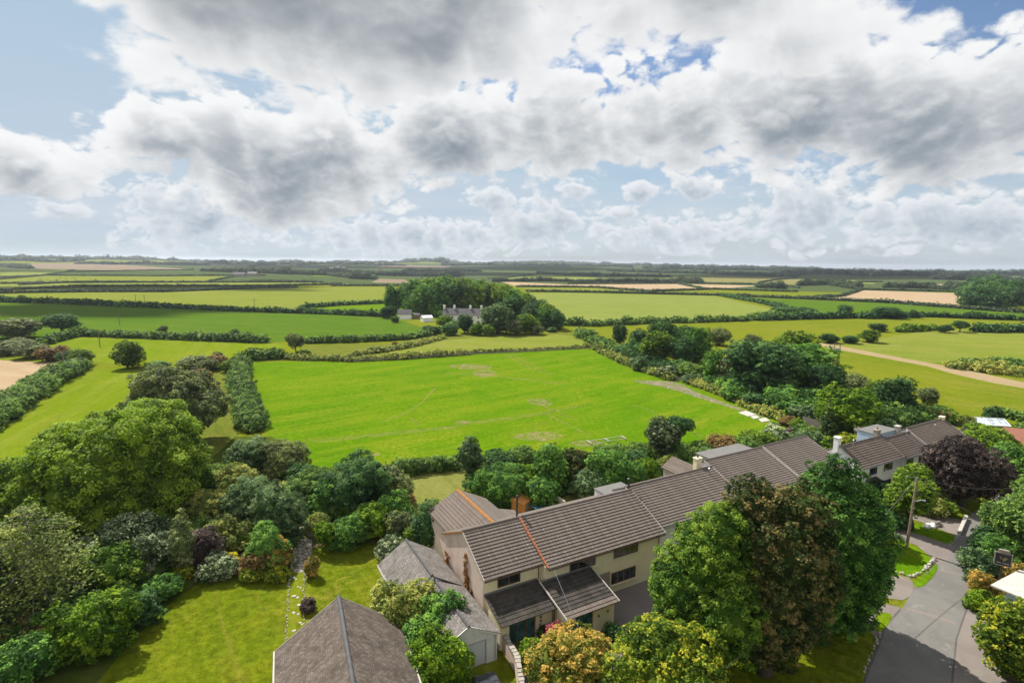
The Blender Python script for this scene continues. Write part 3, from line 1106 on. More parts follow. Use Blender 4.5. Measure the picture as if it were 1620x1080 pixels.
def asphalt(name, col, dark, rust=None):
    m, k, out = new_mat(name)
    P = worldpos(k)
    a = k.noise(P, .22, 5, .65, 1.0)
    f = k.noise(P, 11, 4, .75)
    c = k.mix(k.ss(a, .35, .7), col, dark)
    c = k.mix(k.m('MULTIPLY', f, .5), c, tuple(v * .55 for v in dark))
    pt = k.ss(k.noise(P, .5, 4, .6, 1.5), .62, .68, 0, .5)
    c = k.mix(pt, c, rust or tuple(v * 1.25 for v in col))
    pbsdf(k, out, c, .9, .15, bump=f, bstr=.4, bdist=.015)


asphalt('road_asphalt', (.195, .183, .163), (.15, .143, .13), (.235, .215, .187))
asphalt('drive_asphalt', (.225, .19, .168), (.17, .145, .13))
asphalt('concrete_drive', (.235, .205, .178), (.185, .158, .135), (.27, .19, .125))
asphalt('gravel_track', (.36, .32, .27), (.28, .24, .19), (.25, .22, .1))
asphalt('road_seam', (.13, .12, .11), (.09, .085, .08))


def flags(name):
    m, k, out = new_mat(name)
    P = worldpos(k)
    v = k.node('ShaderNodeTexVoronoi', feature='DISTANCE_TO_EDGE')
    k.put(v.inputs['Vector'], k.vm('ADD', P, k.vm('MULTIPLY', k.noise(P, 2.0, 3, .6, color=True), (.3, .3, 0))))
    v.inputs['Scale'].default_value = 1.9
    v2 = k.node('ShaderNodeTexVoronoi')
    k.put(v2.inputs['Vector'], P)
    v2.inputs['Scale'].default_value = 1.9
    c = k.mix(k.noise(P, 3.5, 5, .7), (.22, .19, .15), (.46, .43, .38))
    g = k.ss(v.outputs['Distance'], .03, .12)
    c = k.mix(g, k.mix(k.noise(P, 6, 3), (.06, .08, .012), (.13, .11, .06)), c)
    pbsdf(k, out, c, .95, .05, bump=g, bstr=.6, bdist=.05)


flags('stone_paving')


# ------------------------------------------------------------------ roof and wall builders (local frame: x along the eaves, y back, z up)
def courses(m, x0, x1, y0, z0, y1, z1, gauge=.345, step=.075, thick=.06):
    """stepped tile courses on a slope from the eaves (y0, z0) to the ridge (y1, z1)"""
    L = math.hypot(y1 - y0, z1 - z0)
    n = max(2, round(L / gauge))
    sy, sz = (y1 - y0) / L, (z1 - z0) / L
    ny, nz = -sz * (1 if y1 > y0 else -1), abs(sy)
    if y1 < y0:
        ny = sz
    prof = []
    for i in range(n):
        a, b = i / n * L, (i + 1) / n * L
        for t, h in ((a, step), (b, 0.004)):
            prof.append((y0 + sy * t + ny * h, z0 + sz * t + nz * h))
    prof += [(y1 - ny * thick, z1 - nz * thick), (y0 - ny * thick, z0 - nz * thick)]
    m.prism(prof, 'x', x0, x1)
    return m


def ridge_cap(name, x0, x1, y, z, mat, parent, w=.16, axis='x', seg=.45):
    m = MB()
    n = max(1, int(abs(x1 - x0) / seg))
    for i in range(n):
        a, b = x0 + (x1 - x0) * i / n, x0 + (x1 - x0) * (i + 1) / n
        k = 1.0 if i % 2 else 1.06
        prof = [(y - w * k, z - .10), (y - w * .75 * k, z + .02), (y - w * .3 * k, z + .09 * k), (y + w * .3 * k, z + .09 * k), (y + w * .75 * k, z + .02), (y + w * k, z - .10)]
        m.prism(prof, axis, a, b - .008)
    return m.build(name, mat, parent)


def window(parent, x0, x1, z0, z1, y, mat='brown_frame', glass='glass_dark', bars=2, sill=None, axis='x', out=-1, name='window', transom=False):
    """window let on to a wall plane y (axis x) facing out"""
    f, d = .07, .05 * out

    def bx(m, a0, a1, d0, d1, c0, c1):
        lo, hi = min(y + d0, y + d1), max(y + d0, y + d1)
        m.box(a0, a1, lo, hi, c0, c1) if axis == 'x' else m.box(lo, hi, a0, a1, c0, c1)
    m = MB()
    bx(m, x0, x0 + f, -d, d, z0, z1)
    bx(m, x1 - f, x1, -d, d, z0, z1)
    bx(m, x0 + f, x1 - f, -d, d, z0, z0 + f)
    bx(m, x0 + f, x1 - f, -d, d, z1 - f, z1)
    for i in range(1, bars):
        c = x0 + (x1 - x0) * i / bars
        bx(m, c - f * .45, c + f * .45, -d, d * .9, z0 + f, z1 - f)
    if transom:
        c = z0 + (z1 - z0) * .68
        bx(m, x0 + f, x1 - f, -d, d * .8, c - .025, c + .025)
    w = m.build(name, mat, parent)
    g = MB()
    bx(g, x0 + f * .9, x1 - f * .9, -d * .9, d * .35, z0 + f * .9, z1 - f * .9)
    g.build('pane', glass, w)
    if sill:
        s = MB()
        bx(s, x0 - .06, x1 + .06, -d, d * 3.2, z0 - .09, z0 - .004)
        s.build('sill', sill, w)
    return w


HU = math.atan2(.486, .874)                              # heading of the terrace
HO = at(765, 915, 5.0)
HO.z = 0
_cu, _su = math.cos(HU), math.sin(HU)


def hw(u, v, z=0.0):
    return Vector((HO.x + u * _cu - v * _su, HO.y + u * _su + v * _cu, z))


# ------------------------------------------------------------------ cream house, left end of the terrace
def cream_house():
    h = empty('terraced_house', hw(0, 0), HU, 'cream end house with brown tiled roof, two mossy porches and a rust streaked gable', 'house')
    RY, RZ = 4.2, 7.45
    # walls
    m = MB()
    m.prism([(0, 0), (8.9, 0), (8.9, 5.05), (RY, RZ - .12), (0, 5.0)], 'x', 0.0, 5.8)
    m.build('wall', ['cream_render'], h)
    g = MB()
    g.prism([(.03, 0), (8.88, 0), (8.88, 5.0), (RY, RZ - .2), (.03, 4.95)], 'x', -.02, -.001)
    gw = g.build('gable_wall', 'pink_render', h)
    gw['label'] = 'pinkish weathered gable wall with rust brown streaks'
    L = Leaves(4)
    for (y, w, z0, z1) in ((3.5, .26, 1.2, 5.6), (3.05, .13, .6, 3.6), (2.3, .12, .4, 2.6), (8.0, .32, .8, 3.4), (8.5, .2, .5, 2.4), (1.5, .1, .3, 1.6)):
        n = int((z1 - z0) * 24)
        z = L.r.uniform(z0, z1, n)
        p = np.column_stack([np.full(n, -.05), y + L.r.normal(size=n) * w * (.35 + .65 * np.abs(np.sin(z * 2.3))), z])
        L.puff(p, np.tile((-1.0, 0, -.1), (n, 1)), .15, .10, .45 + L.r.normal(size=n) * .2, .1, .5, .2, 1.2, 40, .8)
    link('creeper', L.mesh('creeper', 'leaf_creeper'), h)
    b = MB()
    b.prism([(-.75, 0), (8.85, 0), (8.85, 5.05), (RY, RZ - .14), (-.75, 4.82)], 'x', 5.81, 19.9)
    b.build('wall', 'cream_render', h)
    q = MB().box(11.1, 13.3, -.80, -.752, 0, 2.35)
    q.build('wall', 'grey_render', h)['label'] = 'grey stone faced panel beside the ground floor window'
    # roofs
    m = MB()
    courses(m, -.15, 5.86, -.42, 5.02, RY, RZ)
    m.build('roof', 'concrete_tile', h)
    m = MB()
    courses(m, 5.87, 20.1, -1.18, 4.86, RY, RZ + .03)
    m.build('roof', 'concrete_tile', h)
    m = MB()
    courses(m, -.15, 20.1, 9.2, 5.0, RY, RZ)
    m.build('roof', 'concrete_tile', h)
    ridge_cap('ridge_cap', -.15, 20.1, RY, RZ + .05, 'ridge_concrete', h)
    L = math.hypot(RY + 1.18, RZ - 4.86)
    m = MB()
    for i in range(14):
        t0, t1 = i / 14, (i + 1) / 14
        y0, y1 = -1.18 + (RY + 1.18) * t0, -1.18 + (RY + 1.18) * t1
        z0, z1 = 4.86 + (RZ - 4.86) * t0, 4.86 + (RZ - 4.86) * t1
        m.hull8([(5.80, y0, z0 + .02), (5.98, y0, z0 + .02), (5.98, y1, z1 + .02), (5.80, y1, z1 + .02), (5.80, y0, z0 + .15), (5.98, y0, z0 + .15), (5.98, y1 - .03, z1 + .11), (5.80, y1 - .03, z1 + .11)])
    m.build('verge', 'rust_tile', h)['label'] = 'orange tiled verge between the two roof slopes'
    for x, y0, z0 in ((-.17, -.42, 5.02), (20.06, -1.18, 4.86)):
        m = MB()
        m.hull8([(x, y0, z0 - .1), (x + .07, y0, z0 - .1), (x + .07, RY, RZ - .1), (x, RY, RZ - .1), (x, y0, z0 + .07), (x + .07, y0, z0 + .07), (x + .07, RY, RZ + .07), (x, RY, RZ + .07)])
        m.build('verge', 'verge_white', h)
    m = MB()
    m.hull8([(-.19, RY, RZ - .16), (-.12, RY, RZ - .16), (-.12, 9.2, 4.86), (-.19, 9.2, 4.86), (-.19, RY, RZ + .04), (-.12, RY, RZ + .04), (-.12, 9.2, 5.04), (-.19, 9.2, 5.04)])
    m.build('bargeboard', 'rust_lichen', h)
    for x0, x1, y, z in ((-.1, 5.8, -.46, 4.9), (5.9, 20.0, -1.23, 4.74)):
        MB().tube([(x0, y, z), (x1, y, z)], .06, 8).build('gutter', 'gutter_brown', h)
    for x, y, z0, z1 in ((5.55, -.08, 3.5, 4.9), (19.5, -.85, 0, 4.7), (5.2, -3.3, 0, 2.4)):
        MB().tube([(x, y, z0), (x, y, z1)], .045, 8).build('downpipe', 'gutter_brown', h)
    # windows
    window(h, 1.35, 3.65, 3.72, 4.86, 0, bars=2)
    window(h, 8.5, 11.5, 3.55, 4.68, -.75, bars=3, sill='cream_render')
    window(h, 13.7, 16.8, 3.55, 4.68, -.75, bars=3, sill='cream_render')
    window(h, 13.5, 16.6, .85, 2.1, -.75, bars=4, sill='cream_render')
    # left porch, doors behind glass
    p = MB()
    p.box(.12, 1.0, -2.85, -.001, 0, 2.45)
    p.box(3.6, 5.25, -2.85, -.001, 0, 2.45)
    p.box(1.0, 3.6, -2.7, -.001, 2.2, 2.45)
    p.prism([(-2.84, 2.45), (-.002, 2.45), (-.002, 3.35)], 'x', .13, 5.24)
    p.build('porch', 'cream_render', h)
    m = MB()
    courses(m, .0, 5.38, -3.38, 2.5, -.005, 3.5, .42, .04)
    m.build('porch_roof', 'porch_tile', h)
    MB().box(0, 5.36, -.16, -.006, 3.44, 3.58).build('flashing', 'lead', h)
    d = window(h, 1.02, 3.58, .08, 2.19, -2.72, bars=3, name='patio_door', glass='glass_teal')
    # right porch
    p = MB()
    p.box(5.5, 5.95, -4.75, -.76, 0, 2.45)
    p.box(8.3, 10.6, -4.75, -.76, 0, 2.45)
    p.box(5.95, 8.3, -4.6, -.76, 2.2, 2.45)
    p.prism([(-4.74, 2.45), (-.762, 2.45), (-.762, 3.4)], 'x', 5.51, 10.59)
    p.build('porch', 'cream_render', h)
    m = MB()
    courses(m, 5.25, 10.85, -5.15, 2.5, -.765, 3.6, .42, .05)
    m.build('porch_roof', 'porch_tile', h)['label'] = 'moss covered porch roof with one reddish tile edge'
    m = MB()
    courses(m, 5.3, 10.8, -5.16, 2.53, -4.45, 2.71, .35, .05)
    m.build('roof_edge', 'concrete_tile_pale', h)
    for x in (5.20, 10.82):
        m = MB()
        m.hull8([(x, -5.15, 2.42), (x + .07, -5.15, 2.42), (x + .07, -.77, 3.52), (x, -.77, 3.52), (x, -5.15, 2.6), (x + .07, -5.15, 2.6), (x + .07, -.77, 3.68), (x, -.77, 3.68)])
        m.build('verge', 'verge_white', h)
    MB().box(5.3, 10.8, -.92, -.766, 3.56, 3.68).build('flashing', 'lead', h)
    window(h, 5.97, 8.28, .08, 2.19, -4.62, bars=2, name='patio_door', glass='glass_teal')
    for x, y, z in ((4.05, -2.9, 1.9), (4.05, -2.9, 1.55), (4.0, -2.9, 1.2), (8.8, -4.8, 1.6), (9.8, -4.8, 1.75)):
        MB().tube([(x, y, z - .1), (x, y - .06, z), (x + .05, y - .02, z + .12)], [.05, .1, .03], 6).build('wall_ornament', 'dark_frame', h)
    # rear wing
    w = MB()
    w.prism([(.75, 0), (7.4, 0), (7.4, 4.85), (4.05, 6.35), (.75, 4.85)], 'y', 8.91, 14.8)
    w.build('wing_wall', 'pink_render', h)
    for x0 in (.45, 7.6):
        pr = MB()
        # slope sheet with ribs running up the fall
        sgn = 1 if x0 < 4 else -1
        n = 11
        for i in range(n):
            t0, t1 = i / n, (i + 1) / n
            xa, xb = x0 + (4.05 - x0) * t0, x0 + (4.05 - x0) * t1
            za, zb = 4.78 + 1.75 * t0, 4.78 + 1.75 * t1
            pr.prism([(xa, za + .05), (xb, zb + .004), (xb, zb - .06), (xa, za - .06)], 'y', 4.6 + .9 * t0 if x0 < 4 else 5.0, 15.05)
        pr.build('wing_roof', 'concrete_tile_pale' if x0 < 4 else 'concrete_tile', h)
    ridge_cap('ridge_cap', 5.6, 15.05, 4.05, 6.56, 'rust_lichen', h, .2, 'y')
    MB().box(7.65, 10.2, 9.25, 13.0, 0, 3.4).build('rear_lean_to', 'grey_render', h)
    m = MB()
    m.hull8([(7.66, 9.26, 3.42), (10.4, 9.26, 3.42), (10.4, 13.2, 3.42), (7.66, 13.2, 3.42), (7.66, 9.26, 4.3), (10.4, 9.26, 3.5), (10.4, 13.2, 3.5), (7.66, 13.2, 4.3)])
    m.build('lean_to_roof', 'concrete_tile', h)
    MB().tube([(6.1, 5.0, 6.8), (6.1, 5.0, 9.1)], .1, 10).tube([(6.1, 5.0, 9.1), (6.1, 5.0, 9.35)], [.15, .11], 10).build('flue', 'dark_frame', h)
    return h


def plain_terrace(name, u0, u1, eave, ridge, label, wallm, tile='concrete_tile', back=9.6, wins=(), extra=None, base=0.0, gable=True, wmat='dark_frame', rear='white_render'):
    h = empty(name, hw(u0, 0), HU, label, 'house')
    (ey, ez), (ry, rz) = eave, ridge
    W = u1 - u0
    wy = ey + .42
    m = MB()
    m.prism([(wy, base), (back, base), (back, ez - .02), (ry, rz - .16), (wy, ez - .02)], 'x', .02, W - .02)
    m.build('wall', wallm, h)
    m = MB()
    courses(m, -.04, W - .005, ey, ez, ry, rz)
    m.build('roof', tile, h)
    m = MB()
    courses(m, -.04, W - .005, back + .35, ez - .1, ry, rz - .002)
    m.build('roof', tile, h)
    ridge_cap('ridge_cap', -.04, W, ry, rz + .05, 'ridge_concrete', h)
    for x in ([-.08, W - .075] if gable else [W - .075]):
        m = MB()
        m.hull8([(x, ey, ez - .12), (x + .07, ey, ez - .12), (x + .07, ry, rz - .12), (x, ry, rz - .12), (x, ey, ez + .07), (x + .07, ey, ez + .07), (x + .07, ry, rz + .07), (x, ry, rz + .07)])
        m.build('verge', 'verge_white', h)
    MB().tube([(0, ey - .05, ez - .1), (W - .1, ey - .05, ez - .1)], .06, 8).build('gutter', 'gutter_grey', h)
    for (x0, x1, z0, z1) in wins:
        window(h, x0, x1, z0, z1, wy, wmat, bars=2, sill='white_paint')
    if extra:
        extra(h, W)
    return h


def chimney(h, x, y, z0, z1, w=.75, d=.55, mat='white_render', pots=1, potm='brick_red'):
    c = MB()
    c.box(x - w / 2, x + w / 2, y - d / 2, y + d / 2, z0, z1)
    c.box(x - w / 2 - .06, x + w / 2 + .06, y - d / 2 - .06, y + d / 2 + .06, z1, z1 + .12)
    o = c.build('chimney', mat, h)
    for i in range(pots):
        px_ = x + (i - (pots - 1) / 2) * .36
        MB().tube([(px_, y, z1 + .12), (px_, y, z1 + .3), (px_, y, z1 + .5)], [.13, .11, .12], 10).build('chimney_pot', potm, o)
    return o


def flue(h, x, y, z0, z1, mat='steel', r=.1):
    MB().tube([(x, y, z0), (x, y, z1)], r, 10).tube([(x, y, z1), (x, y, z1 + .04), (x, y, z1 + .12)], [r * 1.1, r * 1.7, r * .6], 10).build('flue', mat, h)


cream_house()


def x2(h, W):
    flue(h, .15, 4.9, 6.9, 8.4, 'dark_frame', .11)
    MB().box(-1.5, 2.3, 6.2, 8.8, 5.2, 6.05).build('dormer', 'white_paint', h)
    MB().box(-1.6, 2.5, 6.1, 8.9, 6.051, 6.16).build('dormer_roof', 'dormer_felt', h)
    flue(h, W - 1.6, 4.2, 6.4, 7.7, 'steel', .09)


plain_terrace('terraced_house', 20.15, 33.9, (-.35, 5.0), (5.2, 7.35), 'white terrace house behind trees, dark flue pipe at the end of its ridge', 'white_render', wins=((2.6, 4.6, 3.6, 4.75), (8.5, 10.8, 3.6, 4.75)), extra=x2)


def x3(h, W):
    chimney(h, -1.9, 6.1, 5.6, 8.35, .85, .6, 'cream_render', 1, 'dark_frame')
    m = MB()
    m.prism([(-1.6, 0), (1.9, 0), (1.9, 5.1), (.2, 6.2), (-1.6, 5.1)], 'y', 9.65, 12.0)
    m.build('rear_wing_wall', 'grey_render', h)
    for x0 in (-1.8, 2.2):
        pr = MB()
        for i in range(7):
            t0, t1 = i / 7, (i + 1) / 7
            xa, xb = x0 + (.2 - x0) * t0, x0 + (.2 - x0) * t1
            za, zb = 5.1 + 1.2 * t0, 5.1 + 1.2 * t1
            pr.prism([(xa, za + .04), (xb, zb + .004), (xb, zb - .06), (xa, za - .06)], 'y', 7.0, 12.25)
        pr.build('rear_wing_roof', 'concrete_tile_pale', h)
        MB().box(2.4, 10.6, 7.6, 10.1, 5.0, 6.98).build('dormer', 'white_render', h)
    MB().box(2.2, 10.8, 7.45, 10.25, 6.985, 7.09).build('dormer_roof', 'dormer_felt', h)
    m = MB()
    courses(m, -2.9, -.1, -.2, 5.0, 5.6, 7.2)
    m.build('link_roof', 'concrete_tile', h)


plain_terrace('terraced_house', 34.2, 45.2, (.3, 5.0), (6.7, 7.55), 'terrace house with a cream chimney rising behind its ridge', 'white_render', extra=x3, wins=((3, 5, 3.6, 4.75),))
plain_terrace('terraced_house', 45.4, 55.0, (.3, 5.05), (6.7, 7.68), 'last brown roofed terrace house before the white gable', 'white_render', wins=((3, 5, 3.6, 4.75),))


def xw(h, W):
    chimney(h, .05, 3.0, 4.6, 8.3, .75, .65, 'white_render', 0)
    chimney(h, 10.4, 3.2, 6.0, 7.85, .9, .6, 'grey_render', 1)
    flue(h, 2.2, 2.0, 6.6, 7.9, 'steel', .08)
    m = MB()
    m.box(2.2, 4.2, -2.2, .0, 0, 2.3)
    m.build('porch', 'brick_red', h)
    m = MB()
    courses(m, 2.0, 4.4, -2.5, 2.32, -.02, 3.1, .35)
    m.build('porch_roof', 'porch_tile', h)
    MB().box(10.8, 16.4, 3.4, 6.2, 5.2, 7.0).build('dormer', 'blue_paint', h)
    MB().box(10.7, 16.6, 3.3, 6.4, 7.001, 7.1).build('dormer_roof', 'dormer_felt', h)


plain_terrace('semi_detached_house', 56.3, 67.0, (-.7, 4.95), (2.6, 7.15), 'white rendered house with a tall white chimney on its gable', 'white_render', 'concrete_tile_pale', 6.2, ((2.6, 4.4, 3.45, 4.7), (6.2, 8.4, 3.45, 4.7), (2.9, 4.6, .8, 2.0), (6.4, 8.4, .8, 2.0)), xw)


def xw2(h, W):
    chimney(h, 5.6, 3.3, 6.0, 7.6, .9, .6, 'pale_stone', 0)
    flue(h, 4.6, 1.5, 6.4, 7.5, 'steel', .08)


plain_terrace('semi_detached_house', 67.05, 73.6, (-1.0, 4.8), (2.1, 6.95), 'middle white house of the far row, between the two stepped roofs', 'white_render', 'concrete_tile_pale', 6.0, ((.9, 2.6, 3.3, 4.55), (4.2, 6.0, 3.3, 4.55)), xw2, gable=False)


def xw3(h, W):
    chimney(h, W - .5, 2.6, 6.0, 7.7, .8, .6, 'cream_render', 0)
    flue(h, 5.2, 1.0, 6.3, 7.6, 'steel', .08)


plain_terrace('semi_detached_house', 73.7, 85.2, (-1.6, 4.9), (2.6, 7.35), 'far end house of the row, its roof partly hidden by the purple beech', 'white_render', 'concrete_tile_pale', 6.4, ((2, 4, 3.4, 4.6),), xw3)


# ------------------------------------------------------------------ garage range beside the cream house
def garage():
    h = empty('garage', hw(0, 0), HU, 'long white garage with lichen covered slate roof and grey roller door', 'garage')
    # front block
    m = MB()
    F0 = -3.55
    m.box(-5.75, -4.55, F0, F0 + .15, 0, 2.3)
    m.box(-1.55, -.5, F0, F0 + .15, 0, 2.3)
    m.box(-4.55, -1.55, F0, F0 + .15, 2.12, 2.3)
    m.box(-.65, -.5, F0 + .15, 10.6, 0, 2.3)
    m.box(-5.75, -5.6, F0 + .15, 3.4, 0, 2.3)
    m.build('wall', 'grey_white_board', h)
    m = MB()
    m.prism([(-5.75, 2.301), (-.5, 2.301), (-3.1, 3.68)], 'y', F0 + .01, F0 + .12)
    m.build('gable_board', 'grey_white_board', h)
    for x in (-.5, -5.75):
        m = MB()
        xa = x + (.25 if x > -3 else -.25)
        m.hull8([(xa, F0 - .22, 2.2), (-3.1, F0 - .22, 3.76), (-3.1, F0 - .17, 3.76), (xa, F0 - .17, 2.2), (xa, F0 - .22, 2.36), (-3.1, F0 - .22, 3.92), (-3.1, F0 - .17, 3.92), (xa, F0 - .17, 2.36)])
        m.build('bargeboard', 'white_paint', h)
    d = MB()
    for i in range(12):
        z = .04 + i * .173
        d.prism([(F0 + .05, z), (F0 + .09, z), (F0 + .09, z + .168), (F0 + .05, z + .168), (F0 + .035, z + .084)], 'x', -4.54, -1.56)
    dd = d.build('roller_door', 'door_metal', h)
    m = MB()
    m.box(-4.64, -4.551, F0 - .03, F0 + .001, 0, 2.2).box(-1.549, -1.46, F0 - .03, F0 + .001, 0, 2.2).box(-4.55, -1.55, F0 - .03, F0 - .002, 2.12, 2.2)
    m.build('door_frame', 'gutter_grey', h)
    MB().tube([(-.7, F0 - .08, 0), (-.7, F0 - .08, 2.2), (-.45, F0 - .08, 2.3)], .04, 8).build('downpipe', 'gutter_grey', h)
    MB().tube([(-.22, F0 - .2, 2.3), (-.22, 10.8, 2.3)], .05, 8).build('gutter', 'gutter_brown', h)

    def slope(xe, ze, xr, zr, y0, y1, mat):
        m = MB()
        n = 12
        for i in range(n):
            t0, t1 = i / n, (i + 1) / n
            xa, xb = xe + (xr - xe) * t0, xe + (xr - xe) * t1
            za, zb = ze + (zr - ze) * t0, ze + (zr - ze) * t1
            m.prism([(xa, za + .03), (xb, zb + .004), (xb, zb - .05), (xa, za - .05)], 'y', y0, y1)
        m.build('roof', mat, h)
    slope(-.25, 2.38, -3.1, 3.88, F0 - .25, 3.55, 'old_slate')
    slope(-5.95, 2.38, -3.1, 3.88, F0 - .25, 3.55, 'old_slate')
    slope(-.25, 2.40, -3.35, 4.32, 3.56, 10.9, 'old_slate')
    slope(-6.3, 2.40, -3.35, 4.32, 3.56, 10.9, 'old_slate')
    ridge_cap('ridge_cap', F0 - .25, 3.55, -3.1, 3.93, 'ridge_slate', h, .13, 'y')
    ridge_cap('ridge_cap', 3.56, 10.9, -3.35, 4.37, 'ridge_slate', h, .13, 'y')
    m = MB()
    m.prism([(-6.0, 0), (-.66, 0), (-.66, 2.3), (-3.35, 4.2), (-6.0, 2.35)], 'y', 10.5, 10.65)
    m.prism([(-6.0, 2.3), (-.66, 2.3), (-3.35, 4.2)], 'y', 3.57, 3.7)
    m.box(-6.0, -5.85, 3.57, 10.5, 0, 2.34)
    m.build('wall', 'white_paint', h)
    for x in (-6.32,):
        m = MB()
        m.box(x, x + .05, 3.56, 10.9, 2.2, 2.42)
        m.build('fascia', 'white_paint', h)
    window(h, 7.6, 9.4, 1.0, 2.0, -6.0, 'white_paint', bars=2, axis='y', out=-1)
    return h


garage()


# ------------------------------------------------------------------ slate bungalow in the foreground
def bungalow():
    A, B, D = at(533, 937, 6.1), at(435, 1030, 2.7), at(633, 983, 2.7)
    E = (D - B)
    E.z = 0
    hd = math.atan2(E.y, E.x)
    W = E.length
    M_ = (B + D) / 2
    h = empty('bungalow', (M_.x, M_.y, 0), hd, 'grey slate roofed bungalow cut off by the bottom of the picture', 'house')
    hwid = W / 2
    m = MB()
    m.prism([(-hwid + .4, 0), (hwid - .4, 0), (hwid - .4, 2.7), (0, 5.75), (-hwid + .4, 2.7)], 'y', -16, -.35)
    m.build('wall', 'white_render', h)
    for s in (-1, 1):
        m = MB()
        n = 24
        for i in range(n):
            t0, t1 = i / n, (i + 1) / n
            xa, xb = s * hwid * (1 - t0), s * hwid * (1 - t1)
            za, zb = 2.7 + 3.35 * t0, 2.7 + 3.35 * t1
            m.prism([(xa, za + .03), (xb, zb + .004), (xb, zb - .06), (xa, za - .06)], 'y', -16.4, 0)
        m.build('roof', 'slate', h)
        m = MB()
        m.hull8([(s * hwid, -.0, 2.5), (0, -.0, 5.9), (0, .06, 5.9), (s * hwid, .06, 2.5), (s * hwid, -.0, 2.74), (0, -.0, 6.1), (0, .06, 6.1), (s * hwid, .06, 2.74)])
        m.build('bargeboard', 'weathered_wood', h)
        MB().tube([(s * (hwid + .06), -16.4, 2.66), (s * (hwid + .06), .05, 2.66)], .07, 8).build('gutter', 'verge_white', h)
    ridge_cap('ridge_cap', -16.4, .03, 0, 6.12, 'ridge_slate', h, .17, 'y')
    return h


bungalow()


# ------------------------------------------------------------------ farm by the wood and other far buildings
def small_building(name, base, w_px, h_wall, label, wallm='white_render', roofm='far_slate', depth=6.0, rise=2.2, rz=.12, chim=(), wins=0, cat='building', vroof=True):
    p = at(*base)
    w = w_px * mpp(p)
    h = empty(name, p, rz, label, cat)
    m = MB()
    m.prism([(0, -1), (depth, -1), (depth, h_wall), (depth / 2, h_wall + rise), (0, h_wall)], 'x', -w / 2, w / 2)
    m.build('wall', wallm, h)
    for s in (0, 1):
        m = MB()
        e, rr = (-.3, depth / 2) if s == 0 else (depth + .3, depth / 2)
        m.prism([(e, h_wall - .1), (rr, h_wall + rise + .12), (rr, h_wall + rise - .05), (e, h_wall - .25)], 'x', -w / 2 - .25, w / 2 + .25)
        m.build('roof', roofm, h)
    for c in chim:
        chimney(h, c * w / 2, depth / 2, h_wall + rise - .6, h_wall + rise + 1.6, 1.1, .9, 'white_render', 1)
    for i in range(wins):
        x = -w / 2 + w * (i + .5) / wins
        for z in ((.7, 2.0), (3.1, 4.2)):
            if z[1] < h_wall:
                window(h, x - .55, x + .55, z[0], z[1], 0, 'white_paint', bars=2)
    return h


small_building('farmhouse', (731, 513), 62, 4.9, 'long white farmhouse with slate roof and three chimneys under the wood', depth=7.5, rise=3.0, rz=-.05, chim=(-.97, -.45, .38, .95), wins=6, cat='farmhouse')
small_building('barn', (640, 505), 21, 2.9, 'white walled barn with a dark roof left of the farmhouse', rise=2.3, cat='barn')
small_building('shed', (658, 504.5), 11, 2.4, 'open fronted dark shed between the white barn and the small white shed', 'timber', 'far_slate', 4, .6, cat='shed')
small_building('shed', (677, 509), 16, 2.3, 'small white shed nearest the farmhouse', 'white_paint', 'sheet_plastic', 4.5, 1.0, .5, cat='shed')
small_building('farm_building', (377, 438), 18, 5, 'low pale farm shed among dark trees far left', 'grey_render', 'far_slate', 14, 3, cat='farm building')
small_building('farm_building', (398, 437), 14, 5, 'second pale farm shed beside the dark trees far left', 'grey_render', 'dormer_felt', 14, 3, cat='farm building')
for px_, py_, w_ in ((438, 414.5, 9), (450, 414.5, 12), (466, 414.3, 12)):
    small_building('glasshouse', (px_, py_ + 1.2), w_, 10, 'pale glasshouse in a row on the far left skyline', 'sheet_plastic', 'sheet_plastic', 40, 4, 0, cat='glasshouse')['group'] = 'glasshouses on the skyline'
for px_, py_, w_ in ((524, 424, 5), (533, 423, 6), (543, 424, 5), (1096, 424, 5), (1275, 428, 4), (1288, 427, 5), (1303, 428, 4), (1512, 434, 5), (1524, 434, 5), (621, 420, 4), (585, 419, 4)):
    small_building('cottage', (px_, py_), w_, 5, 'tiny pale cottage among distant fields', 'white_render', 'far_slate', 9, 3, random.uniform(-.4, .4), cat='cottage')['group'] = 'far cottages'
# ------------------------------------------------------------------ far country: woods and hedgerows
def woodland(path, h, w, label, mat='leaf_far', name='woodland', dens=1.0, hvar=.35):
    return hedge(path, h, w, mat, label, name, 'woodland', None, None, dens, 'stuff', hvar)


_az = [0]


def skyline(px0, px1, r, h, w, mat='leaf_far', label='dark band of trees along the far skyline', hv=.6):
    """a belt of trees at a distance r between two picture columns"""
    a0, a1 = azel(px0, 415)[0], azel(px1, 415)[0]
    n = max(2, int((a1 - a0) * r / 60))
    P = []
    for i in range(n + 1):
        a = a0 + (a1 - a0) * i / n
        rr = r * (1 + .03 * math.sin(i * 1.7 + px0))
        x, y = math.sin(a) * rr, math.cos(a) * rr
        P.append(Vector((x, y, float(terr(x, y)))))
    return hedge(None, h, w, mat, label, 'woodland', 'woodland', None, 9.0, .8, 'stuff', hv, world=P)


